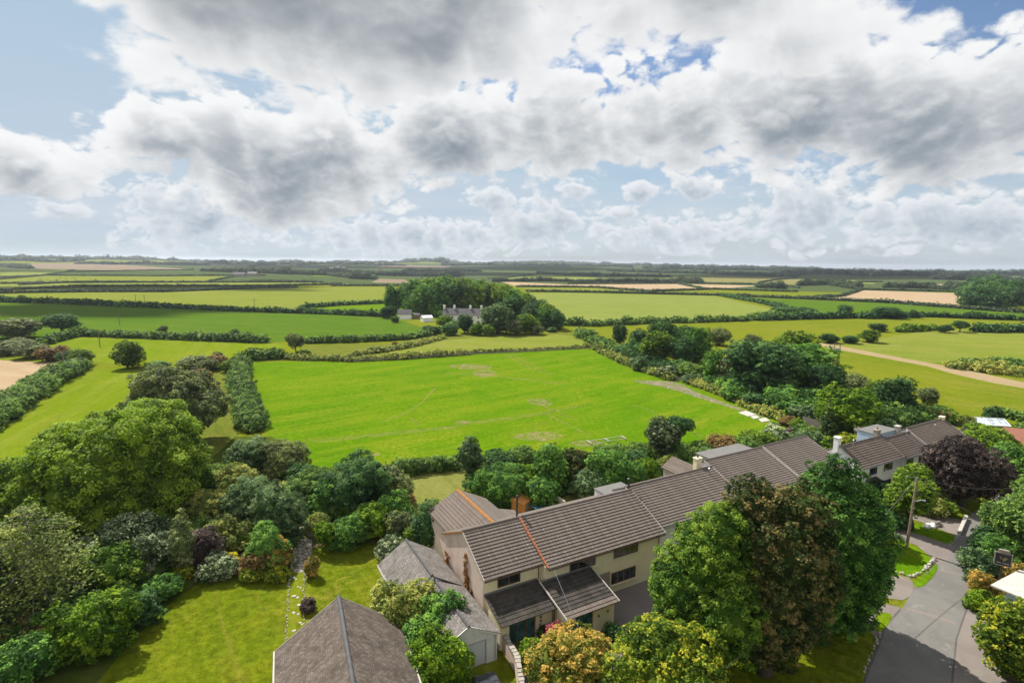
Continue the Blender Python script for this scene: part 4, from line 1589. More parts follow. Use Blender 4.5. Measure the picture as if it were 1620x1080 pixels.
for a in [(-40, 230, 4300, 14, 26), (200, 480, 4600, 13, 26), (520, 660, 4500, 12, 28), (640, 722, 4600, 17, 70), (715, 960, 5600, 12, 30), (950, 1300, 4700, 12, 28),
          (1290, 1660, 4300, 11, 30), (-40, 130, 3300, 11, 22), (330, 640, 3500, 11, 22), (1020, 1400, 3300, 12, 26), (1380, 1660, 3000, 10, 22),
          (700, 1000, 3600, 10, 18), (120, 330, 2900, 7, 12)]:
    skyline(*a)
FARW = 'dark wood among the far fields below the skyline'
for path, h, w in [
    ([(375, 433), (400, 431), (460, 434)], 10.4, 15.4), ([(420, 432), (520, 436), (560, 440)], 7.2, 8.4), ([(557, 441), (590, 442)], 11.2, 16.8), ([(505, 430), (640, 436)], 8.0, 9.8),
    ([(600, 436), (730, 438)], 12.0, 16.8), ([(640, 430), (720, 430), (760, 430)], 8.8, 11.2), ([(850, 433), (960, 437), (1060, 438)], 6.4, 8.4), ([(962, 429), (1110, 433), (1260, 438)], 10.4, 14.0),
    ([(1115, 427), (1200, 428), (1280, 431)], 12.0, 21.0), ([(1240, 436), (1300, 433), (1370, 437)], 11.2, 16.8), ([(1385, 437), (1440, 436), (1485, 439)], 10.4, 14.0), ([(1480, 442), (1560, 444), (1640, 448)], 11.2, 21.0),
    ([(1535, 438), (1590, 439)], 8.0, 12.6), ([(1265, 452), (1310, 450), (1360, 458)], 8.8, 9.8), ([(1400, 455), (1460, 456), (1525, 460)], 7.2, 8.4),
    ([(0, 421), (45, 425)], 8.0, 18.2), ([(320, 429), (375, 431)], 7.2, 9.8), ([(1500, 452), (1545, 456), (1640, 456)], 6.4, 8.4),
    ([(780, 446), (860, 445), (940, 447)], 5.6, 6.3), ([(940, 446), (1060, 447)], 6.4, 7.0), ([(1058, 446), (1110, 449)], 8.0, 9.8), ([(1200, 455), (1240, 457)], 8.0, 9.8)]:
    woodland(path, h, w, FARW)
woodland([(1545, 486), (1580, 480), (1640, 484)], 15, 26, 'dark wooded bank beside the pale stubble field', 'leaf_dark')
woodland([(1535, 468), (1570, 466), (1640, 470)], 13, 24, 'dark wooded bank beside the pale stubble field', 'leaf_dark')

FH = dict(group='thin hedgerows between the distant fields')
FL = 'thin dark hedgerow between distant fields'
for path, h, w in [
    ([(0, 464), (143, 462), (259, 462), (420, 456), (470, 455)], 2.0, 2.5), ([(0, 460), (124, 454), (420, 453.5), (540, 450)], 2.0, 2.5), ([(31, 451), (104, 447.5), (327, 447), (510, 447)], 1.8, 2.5),
    ([(0, 449), (110, 447.5), (216, 446)], 1.8, 2.5), ([(0, 442), (70, 436), (119, 428)], 2.0, 2.5), ([(75, 436), (254, 437), (420, 436)], 2.0, 2.5), ([(122, 430), (306, 427)], 2.0, 2.5),
    ([(0, 439), (60, 436.5)], 2.0, 2.5), ([(330, 446), (372, 437)], 2.0, 2.5), ([(400, 445), (500, 446)], 2.0, 2.5), ([(525, 452.5), (640, 452.5)], 2.0, 2.5),
    ([(818, 454), (940, 455), (1030, 462)], 2.0, 2.5), ([(833, 461.5), (940, 463), (1131, 467.5)], 2.1, 2.7), ([(899, 449), (1072, 449), (1112, 457)], 2.0, 2.5), ([(1030, 461.5), (1130, 458), (1260, 462)], 2.0, 2.5),
    ([(1076, 448), (1204, 450), (1265, 456)], 2.0, 3.1), ([(1131, 467.5), (1262, 473), (1400, 479), (1542, 490), (1640, 497)], 2.3, 3.1), ([(1262, 473), (1330, 469), (1363, 458.5), (1440, 460), (1527, 463)], 2.0, 3.1),
    ([(1200, 448), (1260, 440)], 2.0, 2.5), ([(1330, 447.5), (1395, 446.5)], 2.0, 2.5), ([(773, 441.5), (850, 434)], 2.0, 2.5), ([(1402, 452), (1500, 455)], 2.0, 3.1)]:
    hedge(path, h, w, 'leaf_far', FL, **FH)

# ------------------------------------------------------------------ middle distance hedges
hedge([(0, 478), (90, 480), (187, 485)], 3.2, 3.6, 'leaf_dark', 'straight dark hedge at the far left, ending at a gateway gap')
hedge([(194, 485), (300, 489), (420, 494), (520, 497), (607, 501)], 2.8, 3.2, 'leaf_dark', 'long straight dark hedge running from the gateway gap to the farm trees')
hedge([(476, 488), (540, 483), (607, 480), (671, 479)], 2.6, 3, 'leaf_dark', 'short dark hedge forming the upper edge of the small field beside the farm')
hedge([(67, 546), (95, 538), (124, 531), (260, 536), (420, 542)], 2.6, 3.2, 'leaf_hedge', 'curved hedge below the big green field, with two small trees standing in it')
hedge([(480, 543), (560, 541), (640, 537), (671, 532), (700, 524), (720, 516)], 2.4, 3, 'leaf_hedge', 'hedge curving up from the leaning tree to the farm garden')
hedge([(384, 570), (450, 566)], 3.0, 4, 'leaf_hedge', 'short low hedge at the far left corner of the bright green field')
hedge([(455, 568), (560, 571), (640, 567), (740, 560)], 1.5, 3, 'leaf_bramble', 'brown scrubby bank along the far edge of the bright green field')
hedge([(560, 562), (640, 550), (700, 535)], 1.2, 4, 'leaf_bramble', 'brown strip of bracken across the rough pasture')
hedge([(-40, 690), (0, 662), (40, 634), (85, 604), (130, 583)], 3.4, 5.2, 'leaf_hedge', 'thick clipped hedge between the stubble field and the green strip', leaf=.42, hvar=.14)
hedge([(380, 577), (378, 605), (386, 640), (400, 682)], 3.2, 4.4, 'leaf_hedge', 'broad bramble hedge along the left side of the bright green field', leaf=.38, hvar=.15)
hedge([(884, 514), (939, 515.5), (1044, 510.5), (1079, 510.5), (1173, 507.5), (1262, 501)], 3.0, 4.4, 'leaf_hedge', 'irregular bushy hedge along the lower edge of the large pale field', hvar=.45)
hedge([(1145, 469), (1200, 479), (1262, 493), (1290, 498)], 2.6, 3.5, 'leaf_dark', 'hedge slanting down the right side of the large pale field')
hedge([(1200, 507), (1260, 505), (1345, 503), (1374, 504), (1460, 501), (1640, 508)], 3.0, 4.2, 'leaf_dark', 'dark uneven hedge across the right hand meadows below the green strip', hvar=.4)
hedge([(1420, 525), (1480, 521)], 3.5, 5, 'leaf_olive', 'row of scrubby hawthorns crossing the right meadow', hvar=.4)
hedge([(1545, 525), (1640, 525)], 4.2, 6, 'leaf_dark', 'dark hedge at the right edge above the yellow meadow')
hedge([(915, 530), (940, 542), (975, 557)], 3.2, 5, 'leaf_hedge', 'hedge beside the stony farm track at the far right corner of the field')
hedge([(940, 551), (985, 573), (1030, 590), (1062, 601)], 1.5, 3.2, 'leaf_bramble', 'low bramble bank between the bright field and the track')
hedge([(740, 559), (840, 555), (938, 549.5)], 1.0, 1.2, 'leaf_bramble', 'thin line of weeds below the far field fence')
hedge([(1096, 607), (1140, 622), (1190, 645), (1236, 664)], 1.5, 3.4, 'leaf_bramble', 'low bramble bank along the right side of the bright field')
hedge([(1515, 582), (1560, 588), (1640, 596)], 2.2, 9, 'leaf_bramble', 'scrubby bank beside the bare earth track')
hedge([(1530, 578), (1640, 578)], 1.6, 7, 'leaf_hedge', 'green scrub above the earth track at the right edge')
hedge([(612, 752), (650, 748), (700, 742), (732, 737)], 2.2, 2.2, 'leaf_hedge', 'neat dark hedge along the top of the dry back lawn', hvar=.08, leaf=.26)
hedge([(1574, 655), (1640, 672)], 1.8, 2.2, 'leaf_hedge', 'clipped hedge at the right edge beyond the greenhouse', hvar=.1)

hedge([(985, 556), (1030, 573), (1075, 588), (1100, 596)], 3.4, 7, 'leaf_dark', 'dark undergrowth along the foot of the belt beside the track', name='thicket', cat='thicket', hvar=.5)
hedge([(1140, 612), (1180, 628), (1240, 645), (1300, 645)], 3.2, 8, 'leaf_sycamore', 'tangled green undergrowth at the foot of the huge dark tree', name='thicket', cat='thicket', hvar=.5)
hedge([(1320, 668), (1380, 672), (1440, 668), (1480, 660)], 2.6, 7, 'leaf_hedge', 'tangle of low bushes behind the white terrace gardens', name='thicket', cat='thicket', hvar=.5)
hedge([(330, 880), (380, 850), (440, 815), (470, 780)], 2.6, 6, 'leaf_bramble', 'tangle of brambles covering the left garden bank', name='thicket', cat='thicket', hvar=.5, leaf=.24)
hedge([(250, 900), (300, 860), (345, 800), (385, 745)], 2.4, 6, 'leaf_hedge', 'low green undergrowth right of the very large tree', name='thicket', cat='thicket', hvar=.5, leaf=.24)
hedge([(20, 1060), (80, 1000), (130, 950), (170, 920)], 2.2, 5, 'leaf_sycamore', 'tangled undergrowth between the pine and the lawn shrubs', name='thicket', cat='thicket', hvar=.5, leaf=.22)
hedge([(760, 770), (800, 782), (850, 775), (930, 760), (1010, 750)], 2.6, 6, 'leaf_sycamore', 'mixed green undergrowth through the back gardens', name='thicket', cat='thicket', hvar=.5, leaf=.26)
hedge([(1030, 726), (1090, 722), (1150, 716), (1230, 705), (1290, 700)], 1.8, 4, 'leaf_hedge', 'low garden growth behind the long terrace roof', name='thicket', cat='thicket', hvar=.5, leaf=.3)

# ------------------------------------------------------------------ wood behind the farmhouse
WG = dict(group='trees of the wood behind the farmhouse')
WL = 'rounded broadleaf tree in the wood behind the farmhouse'
for bx, by, tp, w, kd in [
    (660, 491, 441, 46, 'sycamore'), (682, 493, 439, 48, 'olive'), (705, 490, 437, 50, 'sycamore'), (730, 492, 438, 50, 'olive'), (755, 494, 442, 46, 'sycamore'), (775, 497, 446, 46, 'ash'),
    (800, 500, 449, 44, 'olive'), (670, 498, 448, 44, 'sycamore'), (698, 500, 444, 46, 'sycamore'), (722, 500, 446, 46, 'dark'), (745, 501, 449, 44, 'olive'), (818, 507, 456, 42, 'sycamore'),
    (835, 511, 462, 38, 'olive'), (850, 514, 472, 36, 'dark'), (868, 519, 480, 34, 'olive'), (880, 522, 488, 26, 'dark'), (650, 488, 446, 34, 'sycamore'), (812, 512, 468, 40, 'dark'),
    (838, 519, 478, 38, 'dark'), (688, 488, 438, 40, 'olive'), (742, 489, 440, 40, 'ash'), (790, 496, 452, 40, 'sycamore'), (858, 521, 488, 30, 'sycamore'), (640, 486, 449, 24, 'dark')]:
    tree((bx, by), tp, w, kd, WL, 'mid', 'broadleaf_tree', 'tree', **WG)
tree((623, 500), 449, 32, 'sycamore', 'tall tree standing alone left of the wood, above the white barn', name='broadleaf_tree')
tree((613, 503), 484, 24, 'dark', 'smaller dark tree at the foot of the tall lone tree near the white barn', name='broadleaf_tree')
tree((787, 527), 477, 50, 'blue', 'large smooth blue green tree right of the farmhouse', name='broadleaf_tree')
tree((833, 528), 496, 34, 'olive', 'round bushy tree at the right foot of the farm wood', name='broadleaf_tree')
tree((735, 527), 496, 28, 'dark', 'dark tree growing in front of the white farmhouse', name='broadleaf_tree')
tree((815, 530), 506, 26, 'hawthorn', 'brownish low tree in the farm garden hedge', name='broadleaf_tree')
for i, (bx, by, tp, w, m_, lb) in enumerate([
    (703, 513, 497, 26, 'leaf_lime', 'bright green bush left of the farmhouse'), (682, 528, 515, 26, 'leaf_dark', 'dark bush below the white farm sheds'), (712, 530, 512, 26, 'leaf_dark', 'dark rounded bush below the farmhouse'),
    (755, 530, 508, 24, 'leaf_lime', 'yellow green bush right below the farmhouse'), (772, 531, 512, 22, 'leaf_olive', 'olive bush at the foot of the blue green tree'),
    (700, 504, 490, 14, 'leaf_sycamore', 'small green bush beside the white farm shed'), (625, 510, 500, 14, 'leaf_olive', 'pale bush left of the white barn'), (850, 529, 514, 22, 'leaf_hawthorn', 'low brown bush at the right end of the farm wood'),
    (873, 525, 517, 18, 'leaf_hedge', 'small dark bush where the farm track starts'), (625, 548, 540, 9, 'leaf_rust', 'tiny dark bush in the rough pasture')]):
    shrub((bx, by), tp, w, m_, lb, 'mid', 'bush', 'bush')

# ------------------------------------------------------------------ middle distance trees, left
tree((97, 531), 496, 52, 'open', 'spreading open tree standing in the big green field at left', name='field_tree')
tree((24, 535), 503, 62, 'hawthorn', 'brown green tree at the left edge of the picture', name='field_tree')
tree((203, 582), 538, 48, 'olive', 'round bushy tree at the top of the green strip', name='field_tree')
tree((257, 533), 515, 15, 'wind', 'small wind bent hawthorn, left one of two in the curved hedge', name='hawthorn_tree')
tree((371, 538), 520, 19, 'dark', 'small round dark tree, right one of two in the curved hedge', name='field_tree')
tree((468, 562), 526, 30, 'wind', 'windswept leaning tree at the corner above the bright green field', name='hawthorn_tree')
tree((131, 578), 551, 34, 'olive', 'yellowish green tree at the end of the stubble field hedge', name='field_tree')
for bx, by, tp, w, m_, lb in [
    (480, 566, 552, 24, 'leaf_olive', 'low green bush at the foot of the windswept leaning tree'), (12, 561, 541, 50, 'leaf_hawthorn', 'brown thicket bush at the far left edge above the stubble'), (50, 566, 541, 46, 'leaf_hawthorn', 'grey brown thicket bush above the stubble field'),
    (85, 570, 547, 40, 'leaf_rust', 'reddish brown thicket bush above the stubble field'), (108, 574, 555, 30, 'leaf_dark', 'dark thicket bush beside the double armed power pole'), (30, 548, 534, 40, 'leaf_hawthorn', 'upper brown bush of the left edge thicket'),
    (305, 583, 563, 44, 'leaf_hawthorn', 'dark brown bush at the top of the rough grass strip'), (330, 586, 566, 34, 'leaf_hawthorn', 'brown bush in the middle of the row above the rough strip'), (345, 582, 560, 32, 'leaf_rust', 'reddish bush in the row above the rough strip'),
    (361, 588, 569, 24, 'leaf_olive', 'small round bush standing at the end of the bramble hedge'), (250, 582, 571, 40, 'leaf_hedge', 'low bush right of the round bushy tree'), (315, 602, 584, 40, 'leaf_rust', 'rust brown bush behind the big hawthorn'),
    (345, 566, 556, 14, 'leaf_hawthorn', 'small twiggy bush in the strip below the curved hedge')]:
    shrub((bx, by), tp, w, m_, lb, 'mid', 'bush', 'bush')

# ------------------------------------------------------------------ middle distance trees, right
for bx, by, tp, w, kd, lb in [
    (1050, 560, 507, 50, 'dark', 'tall dark tree in the belt behind the track, its left half'), (1040, 572, 523, 50, 'olive', 'round olive crowned tree at the front of the belt beside the track'), (1100, 572, 517, 46, 'sycamore', 'upright green tree at the right end of the belt beside the track'),
    (980, 545, 512, 22, 'dark', 'slim dark tree at the left end of the belt by the track'), (1008, 558, 520, 32, 'dark', 'dark tree second from the left end of the belt by the track'), (1137, 546, 518, 34, 'hawthorn', 'brown green tree standing in the meadow behind the belt'),
    (1078, 578, 530, 34, 'dark', 'shaded tree in the middle of the belt by the track'), (1128, 606, 550, 36, 'sycamore', 'narrow green tree in front of the huge dark tree'),
    (1205, 622, 538, 118, 'dark', 'huge dark grey green tree, the broadest right of the bright field'), (1275, 612, 545, 92, 'sycamore', 'big green tree just right of the huge dark tree'), (1255, 590, 522, 66, 'olive', 'paler tree rising behind the huge dark tree'),
    (1305, 628, 575, 52, 'dark', 'dark tree at the right end of the big clump'), (1160, 612, 562, 52, 'hawthorn', 'grey green tree at the left side of the huge dark tree'), (1352, 635, 590, 42, 'hawthorn', 'brown topped tree behind the gardens right of the big clump'),
    (1337, 683, 612, 84, 'lime', 'wide yellow green tree behind the white terrace'), (1410, 660, 595, 62, 'dark', 'dark conical evergreen behind the white terrace'), (1385, 655, 602, 46, 'olive', 'olive tree left of the dark conical evergreen'),
    (1466, 640, 611, 30, 'hawthorn', 'rounded small tree at the right end of the garden row'), (1425, 660, 622, 40, 'sycamore', 'green tree right of the dark conical evergreen'),
    (1403, 503, 485, 46, 'dark', 'wide dark tree in the hedge below the pale stubble'), (1335, 502, 482, 22, 'dark', 'small round tree in the hedge left of the wide dark tree'), (1447, 503, 490, 16, 'dark', 'tiny round tree right of the wide dark tree in the hedge'),
    (1518, 525, 507, 26, 'open', 'small open tree at the right of the yellow meadow edge'), (1495, 526, 513, 22, 'dark', 'small dark bush tree beside the small open tree'),
    (1388, 524, 511, 28, 'dark', 'dark hawthorn at the left end of the meadow row'), (1374, 541, 521, 30, 'olive', 'olive bush tree standing below the meadow hawthorns'), (1345, 543, 530, 22, 'dark', 'dark rounded bush tree at the head of the earth track'),
    (1310, 542, 527, 30, 'dark', 'dark bush tree behind the paired pole'), (1085, 545, 515, 30, 'dark', 'dark tree in the hedge behind the belt by the track'), (1190, 545, 528, 24, 'hawthorn', 'small hawthorn in the meadow behind the huge dark tree')]:
    tree((bx, by), tp, w, kd, lb, 'mid', 'broadleaf_tree')
for bx, by, tp, w, m_, lb in [
    (1240, 497, 485, 40, 'leaf_dark', 'long dark bush in the hedge under the large pale field'), (1210, 504, 492, 40, 'leaf_hedge', 'low bush at the right part of the hedge under the large pale field'),
    (1010, 585, 562, 30, 'leaf_bluegreen', 'blue green bush beside the stony track'), (1055, 596, 576, 34, 'leaf_grey', 'pale grey green bush below the olive crowned tree'), (1090, 596, 572, 44, 'leaf_hedge', 'clipped dark bush in the garden by the track'),
    (1095, 605, 590, 34, 'leaf_bluegreen', 'silvery green bush beside the field gate'), (1130, 612, 594, 34, 'leaf_sycamore', 'green bush right of the field gate'), (1160, 632, 610, 40, 'leaf_sycamore', 'leafy bush at the foot of the huge dark tree'),
    (1200, 642, 622, 46, 'leaf_dark', 'dark bush under the huge dark tree'), (1250, 655, 628, 50, 'leaf_sycamore', 'bright bush left of the white polytunnel'), (1270, 662, 640, 44, 'leaf_bluegreen', 'blue green bush above the wooden panel fence'),
    (1300, 655, 632, 40, 'leaf_sycamore', 'green bush behind the white polytunnel'), (1246, 672, 658, 26, 'leaf_rust', 'brown bush at the end of the paving slabs'), (1262, 683, 662, 24, 'leaf_olive', 'upright olive bush beside the panel fence'),
    (1225, 700, 672, 46, 'leaf_grey', 'silver grey shrub above the terrace roof'), (1195, 706, 680, 50, 'leaf_olive', 'olive shrub behind the far terrace roof'), (1165, 712, 690, 44, 'leaf_sycamore', 'green shrub behind the middle of the terrace roof'),
    (1140, 717, 686, 40, 'leaf_rust', 'tall reddish bush beside the rail fence'), (1255, 698, 678, 34, 'leaf_purple', 'dark purple bush near the panel fence'), (1275, 708, 680, 40, 'leaf_bluegreen', 'green bush between the panel fence and the roof'),
    (1305, 712, 690, 44, 'leaf_olive', 'yellowish bush left of the white chimney'), (1340, 702, 685, 40, 'leaf_yellow', 'golden bush behind the white terrace roof'), (1395, 682, 660, 40, 'leaf_bluegreen', 'blue green bush behind the terrace chimney'),
    (1425, 676, 658, 40, 'leaf_bluegreen', 'low green bush in the row behind the white terrace'), (1455, 662, 645, 34, 'leaf_sycamore', 'round bush below the small garden row tree'), (1492, 668, 650, 26, 'leaf_rust', 'orange brown bush above the white terrace end'),
    (1510, 672, 653, 20, 'leaf_olive', 'thin olive bush beside the long garden wall'), (1528, 676, 656, 30, 'leaf_bramble', 'low bush against the long garden wall'), (1570, 668, 641, 28, 'leaf_dark', 'dark round topiary bush beside the greenhouse'),
    (1543, 690, 668, 36, 'leaf_lime', 'yellow green round bush left of the greenhouse'), (1560, 712, 680, 60, 'leaf_sycamore', 'wide green bush below the greenhouse'), (1605, 705, 685, 40, 'leaf_lime', 'bright bush at the right edge beyond the beech'),
    (1530, 700, 675, 26, 'leaf_purple', 'dark reddish bush behind the white terrace end'), (1625, 690, 668, 40, 'leaf_hedge', 'dark bush cut by the right edge beyond the greenhouse')]:
    shrub((bx, by), tp, w, m_, lb, 'mid', 'bush', 'bush')


def conifer(base, top, width, label, mat='leaf_conifer', name='conifer_tree', layers=16, droop=.25, leaf=.32, per=150, bare=0.0, seed=0, barkm='bark', spread=1.0, shape=.75):
    """whorled branches with flat sprays round a straight stem"""
    p = at(*base)
    h, R = height_for(p, top), width * mpp(p) / 2
    _shr[0] += 1
    L = Leaves(_shr[0] * 13 + seed)
    r = L.r
    m = MB()
    m.tube([(0, 0, 0), (.1, .05, h * .5), (0, 0, h)], [.04 * h * .6, .018 * h * .6, .02], 7)
    for i in range(layers):
        t = (i + .6) / layers
        z = h * (.06 + .94 * t)
        rr = R * max(.08, (1 - t) ** shape) * r.uniform(.8, 1.12)
        nb = 7 if t < .6 else 5
        for j in range(nb):
            a = 2 * PI * (j + r.uniform(-.3, .3)) / nb + i * .7
            ln = rr * r.uniform(.7, 1.1)
            tip = np.array((math.cos(a) * ln, math.sin(a) * ln, z + ln * r.uniform(*sorted((-droop, .12)))))
            root = np.array((0, 0, z + .05 * h * (1 - t)))
            m.tube([root, (root + tip) / 2 + np.array((0, 0, .05 * ln)), tip], [.035 * (1 - t) + .03, .03, .012], 4, cap=False)
            k = max(10, int(per * ln / max(R, .1)))
            s = r.uniform(bare, 1.05, k)
            side = np.array((-math.sin(a), math.cos(a), 0))
            c = root + (tip - root) * s[:, None] + side * r.normal(size=(k, 1)) * ln * .17 * spread + r.normal(size=(k, 3)) * np.array((.1, .1, .12)) * ln * .5
            L.add(c, np.array((0, 0, 1)) + r.normal(size=(k, 3)) * .45, leaf, .5 + r.normal() * .16 + r.normal(size=k) * .14, .5)
    o = empty(name, p, 0, label, 'conifer')
    tr = m.build('trunk', barkm, o, True)
    link('foliage', L.mesh('foliage', mat), o)
    return o


conifer((1308, 692), 630, 36, 'small dark fir tree beside the wooden panel fence', leaf=.5, layers=12, per=60)
conifer((1366, 692), 668, 16, 'narrow green cypress behind the terrace chimney', 'leaf_sycamore', 'cypress_tree', 9, .1, .4, 40)
# ------------------------------------------------------------------ roads, drives, lawns (sheets 4 mm apart)
sheet('lawn', smooth_poly([(110, 1130), (250, 965), (340, 905), (400, 890), (450, 905), (455, 960), (450, 1030), (430, 1130), (430, 1300), (100, 1300)], 1), 'lawn_grass', .008)
sheet('lawn', smooth_poly([(462, 1040), (478, 925), (505, 870), (560, 855), (610, 860), (640, 900), (620, 950), (560, 975), (520, 1060)], 1), 'lawn_grass', .008)
sheet('back_lawn', [(607, 757), (735, 742), (800, 775), (880, 790), (960, 760), (1010, 770), (880, 840), (700, 850), (650, 800)], 'dry_lawn', .008)
sheet('garden_soil', smooth_poly([(455, 860), (500, 845), (640, 800), (650, 860), (610, 930), (520, 860), (480, 870)], 1), 'soil', .004)
sheet('garden_path', smooth_poly([(459, 905), (462, 868), (480, 848), (497, 855), (486, 905)], 1), 'stone_paving', .012)
sheet('front_garden', [(770, 1130), (790, 1000), (1000, 930), (1180, 830), (1330, 780), (1440, 740), (1560, 690), (1640, 690), (1640, 770), (1590, 790), (1500, 880), (1420, 960), (1330, 1130)], 'lawn_grass', .004)
sheet('front_drive', [(820, 1090), (850, 1000), (960, 950), (1000, 890), (1120, 880), (1110, 960), (1070, 1010), (960, 1120)], 'drive_asphalt', .010)
ROAD = [(1300, 1250), (1372, 1060), (1400, 985), (1428, 960), (1455, 915), (1482, 890), (1500, 868), (1512, 840), (1535, 812), (1556, 793), (1580, 780), (1606, 772), (1640, 768),
        (1640, 800), (1612, 812), (1590, 840), (1560, 870), (1530, 905), (1536, 940), (1512, 1005), (1502, 1080), (1480, 1250)]
sheet('road', ROAD, 'road_asphalt', .012)
sheet('pavement', [(1536, 940), (1533, 962), (1560, 968), (1640, 1060), (1640, 1250), (1480, 1250), (1502, 1080), (1512, 1005)], 'concrete_drive', .016)
sheet('driveway', smooth_poly([(1340, 985), (1362, 938), (1400, 955), (1431, 961), (1404, 990), (1388, 1010)], 1), 'drive_asphalt', .016)
sheet('driveway', smooth_poly([(1330, 880), (1395, 905), (1450, 915), (1438, 950), (1400, 945), (1360, 935), (1325, 915)], 1), 'concrete_drive', .020)
sheet('driveway', [(1340, 850), (1400, 828), (1430, 838), (1470, 850), (1512, 862), (1500, 885), (1480, 893), (1474, 882), (1450, 862), (1420, 850)], 'drive_asphalt', .016)
sheet('driveway', [(1415, 812), (1440, 806), (1490, 815), (1526, 822), (1516, 848), (1500, 842), (1460, 826)], 'concrete_drive', .020)
sheet('front_lawn', smooth_poly([(1355, 875), (1375, 855), (1420, 852), (1452, 866), (1478, 884), (1462, 905), (1448, 913), (1400, 903), (1365, 890)], 1), 'grass_bright', .024)
sheet('front_lawn', smooth_poly([(1430, 838), (1450, 826), (1490, 838), (1514, 850), (1504, 862), (1470, 850)], 1), 'grass_bright', .024)
sheet('front_lawn', smooth_poly([(1480, 810), (1520, 795), (1560, 785), (1575, 790), (1545, 805), (1528, 822), (1500, 818)], 1), 'lawn_grass', .024)
sheet('grass_verge', smooth_poly([(1180, 1130), (1230, 1030), (1310, 990), (1368, 985), (1385, 1005), (1368, 1062), (1340, 1130)], 1), 'lawn_grass', .024)
sheet('grass_verge', smooth_poly([(1380, 978), (1396, 966), (1414, 972), (1402, 992), (1388, 1004)], 1), 'grass_bright', .030)
sheet('grass_verge', smooth_poly([(1440, 920), (1466, 908), (1484, 888), (1482, 906), (1456, 932)], 1), 'grass_bright', .030)
sheet('garden_lawn', [(1555, 735), (1600, 690), (1640, 690), (1640, 735), (1590, 750)], 'grass_bright', .012)
sheet('garden_lawn', [(1070, 712), (1120, 705), (1150, 715), (1090, 735), (1060, 740)], 'grass_bright', .012)
sheet('garden_lawn', [(1440, 700), (1480, 665), (1530, 690), (1560, 720), (1500, 730)], 'grass_bright', .012)
sheet('worn_track', smooth_poly([(990, 601), (1045, 602), (1075, 605), (1100, 620), (1150, 638), (1200, 655), (1215, 662), (1180, 652), (1120, 634), (1060, 614)], 1), 'worn_gravel', .006)
sheet('farm_track', [(943, 533), (952, 533), (975, 545), (1005, 565), (1030, 580), (1062, 598), (1050, 600), (1015, 578), (985, 560)], 'gravel_track', .010)
for a in ([(1168, 653), (1180, 650), (1196, 656), (1184, 659)], [(1187, 659), (1196, 657), (1202, 661), (1193, 663)], [(1200, 663), (1211, 661), (1218, 666), (1205, 668)]):
    m = MB()
    q = [at(*p) for p in a]
    m.hull8([(p.x, p.y, 0) for p in reversed(q)] + [(p.x, p.y, .12) for p in reversed(q)])
    tag(m.build('concrete_slab', 'slab_stone'), 'pale concrete slab lying in a row on the field edge', 'slab', 'concrete slabs on the field edge')


def strip(name, path, w, mat, z=.004):
    P = [at(*q) for q in path]
    L_, R_ = [], []
    for i, p in enumerate(P):
        d = (P[min(i + 1, len(P) - 1)] - P[max(i - 1, 0)]).normalized() * w / 2
        L_.append((p.x - d.y, p.y + d.x, z))
        R_.append((p.x + d.y, p.y - d.x, z))
    me = bpy.data.meshes.new(name)
    n = len(P)
    me.from_pydata(L_ + R_, [], [(i, n + i, n + i + 1, i + 1) for i in range(n - 1)])
    me.materials.append(MATS[mat])
    o = link(name, me)
    o['kind'] = 'structure'


def rocks(path, n, size, label, mat='pale_stone', name='stone_edging', seed=1, stack=1, cat='stones', hk=1.0):
    """a row of rough stones as one edging"""
    P = [at(*q) for q in path]
    r = random.Random(seed)
    m = MB()
    for i in range(n):
        t = i / max(1, n - 1) * (len(P) - 1)
        j = min(int(t), len(P) - 2)
        p = P[j].lerp(P[j + 1], t - j)
        for k in range(stack):
            s = size * r.uniform(.6, 1.2)
            a = r.uniform(0, PI)
            c, d = math.cos(a), math.sin(a)
            ox, oy, oz = p.x + r.uniform(-.1, .1), p.y + r.uniform(-.1, .1), k * size * .7
            pts = []
            for zz in (0, .75):
                for (x, y) in ((-1, -.7), (1, -.7), (1, .7), (-1, .7)):
                    x, y = x * s * .5 * r.uniform(.7, 1.05) * (1 - .25 * zz), y * s * .5 * r.uniform(.7, 1.05) * (1 - .25 * zz)
                    pts.append((ox + x * c - y * d, oy + x * d + y * c, oz + s * zz * hk * r.uniform(.8, 1.1)))
            m.hull8(pts)
    return tag(m.build(name, mat), label, cat)


strip('road_seam', [(1502, 1120), (1513, 1010), (1525, 975), (1536, 946)], .14, 'road_seam', .022)
strip('road_seam', [(1362, 1090), (1376, 1056), (1402, 988), (1424, 964)], .16, 'road_seam', .026)
strip('road_patch', [(1433, 962), (1470, 972), (1512, 985)], .5, 'concrete_drive', .018)
strip('road_patch', [(1486, 902), (1508, 906), (1530, 911)], .35, 'concrete_drive', .018)
rocks([(1443, 912), (1456, 906), (1468, 897), (1478, 885)], 16, .36, 'row of pale boulders along the curved front lawn by the road')
rocks([(1388, 897), (1410, 903), (1440, 912)], 12, .28, 'low stone edging along the lower side of the front lawn', 'stone_rubble')
rocks([(1366, 1062), (1380, 1030), (1392, 1003)], 12, .3, 'small stones along the shaded grass verge', 'stone_rubble')
rocks([(1502, 862), (1514, 850)], 4, .25, 'few pale stones at the tip of the small front lawn')
rocks([(459, 907), (456, 950), (453, 1000), (450, 1040)], 40, .17, 'left line of pale edging stones beside the garden path', seed=2)
rocks([(481, 907), (481, 940), (480, 985)], 26, .17, 'right line of pale edging stones beside the garden path', seed=3)
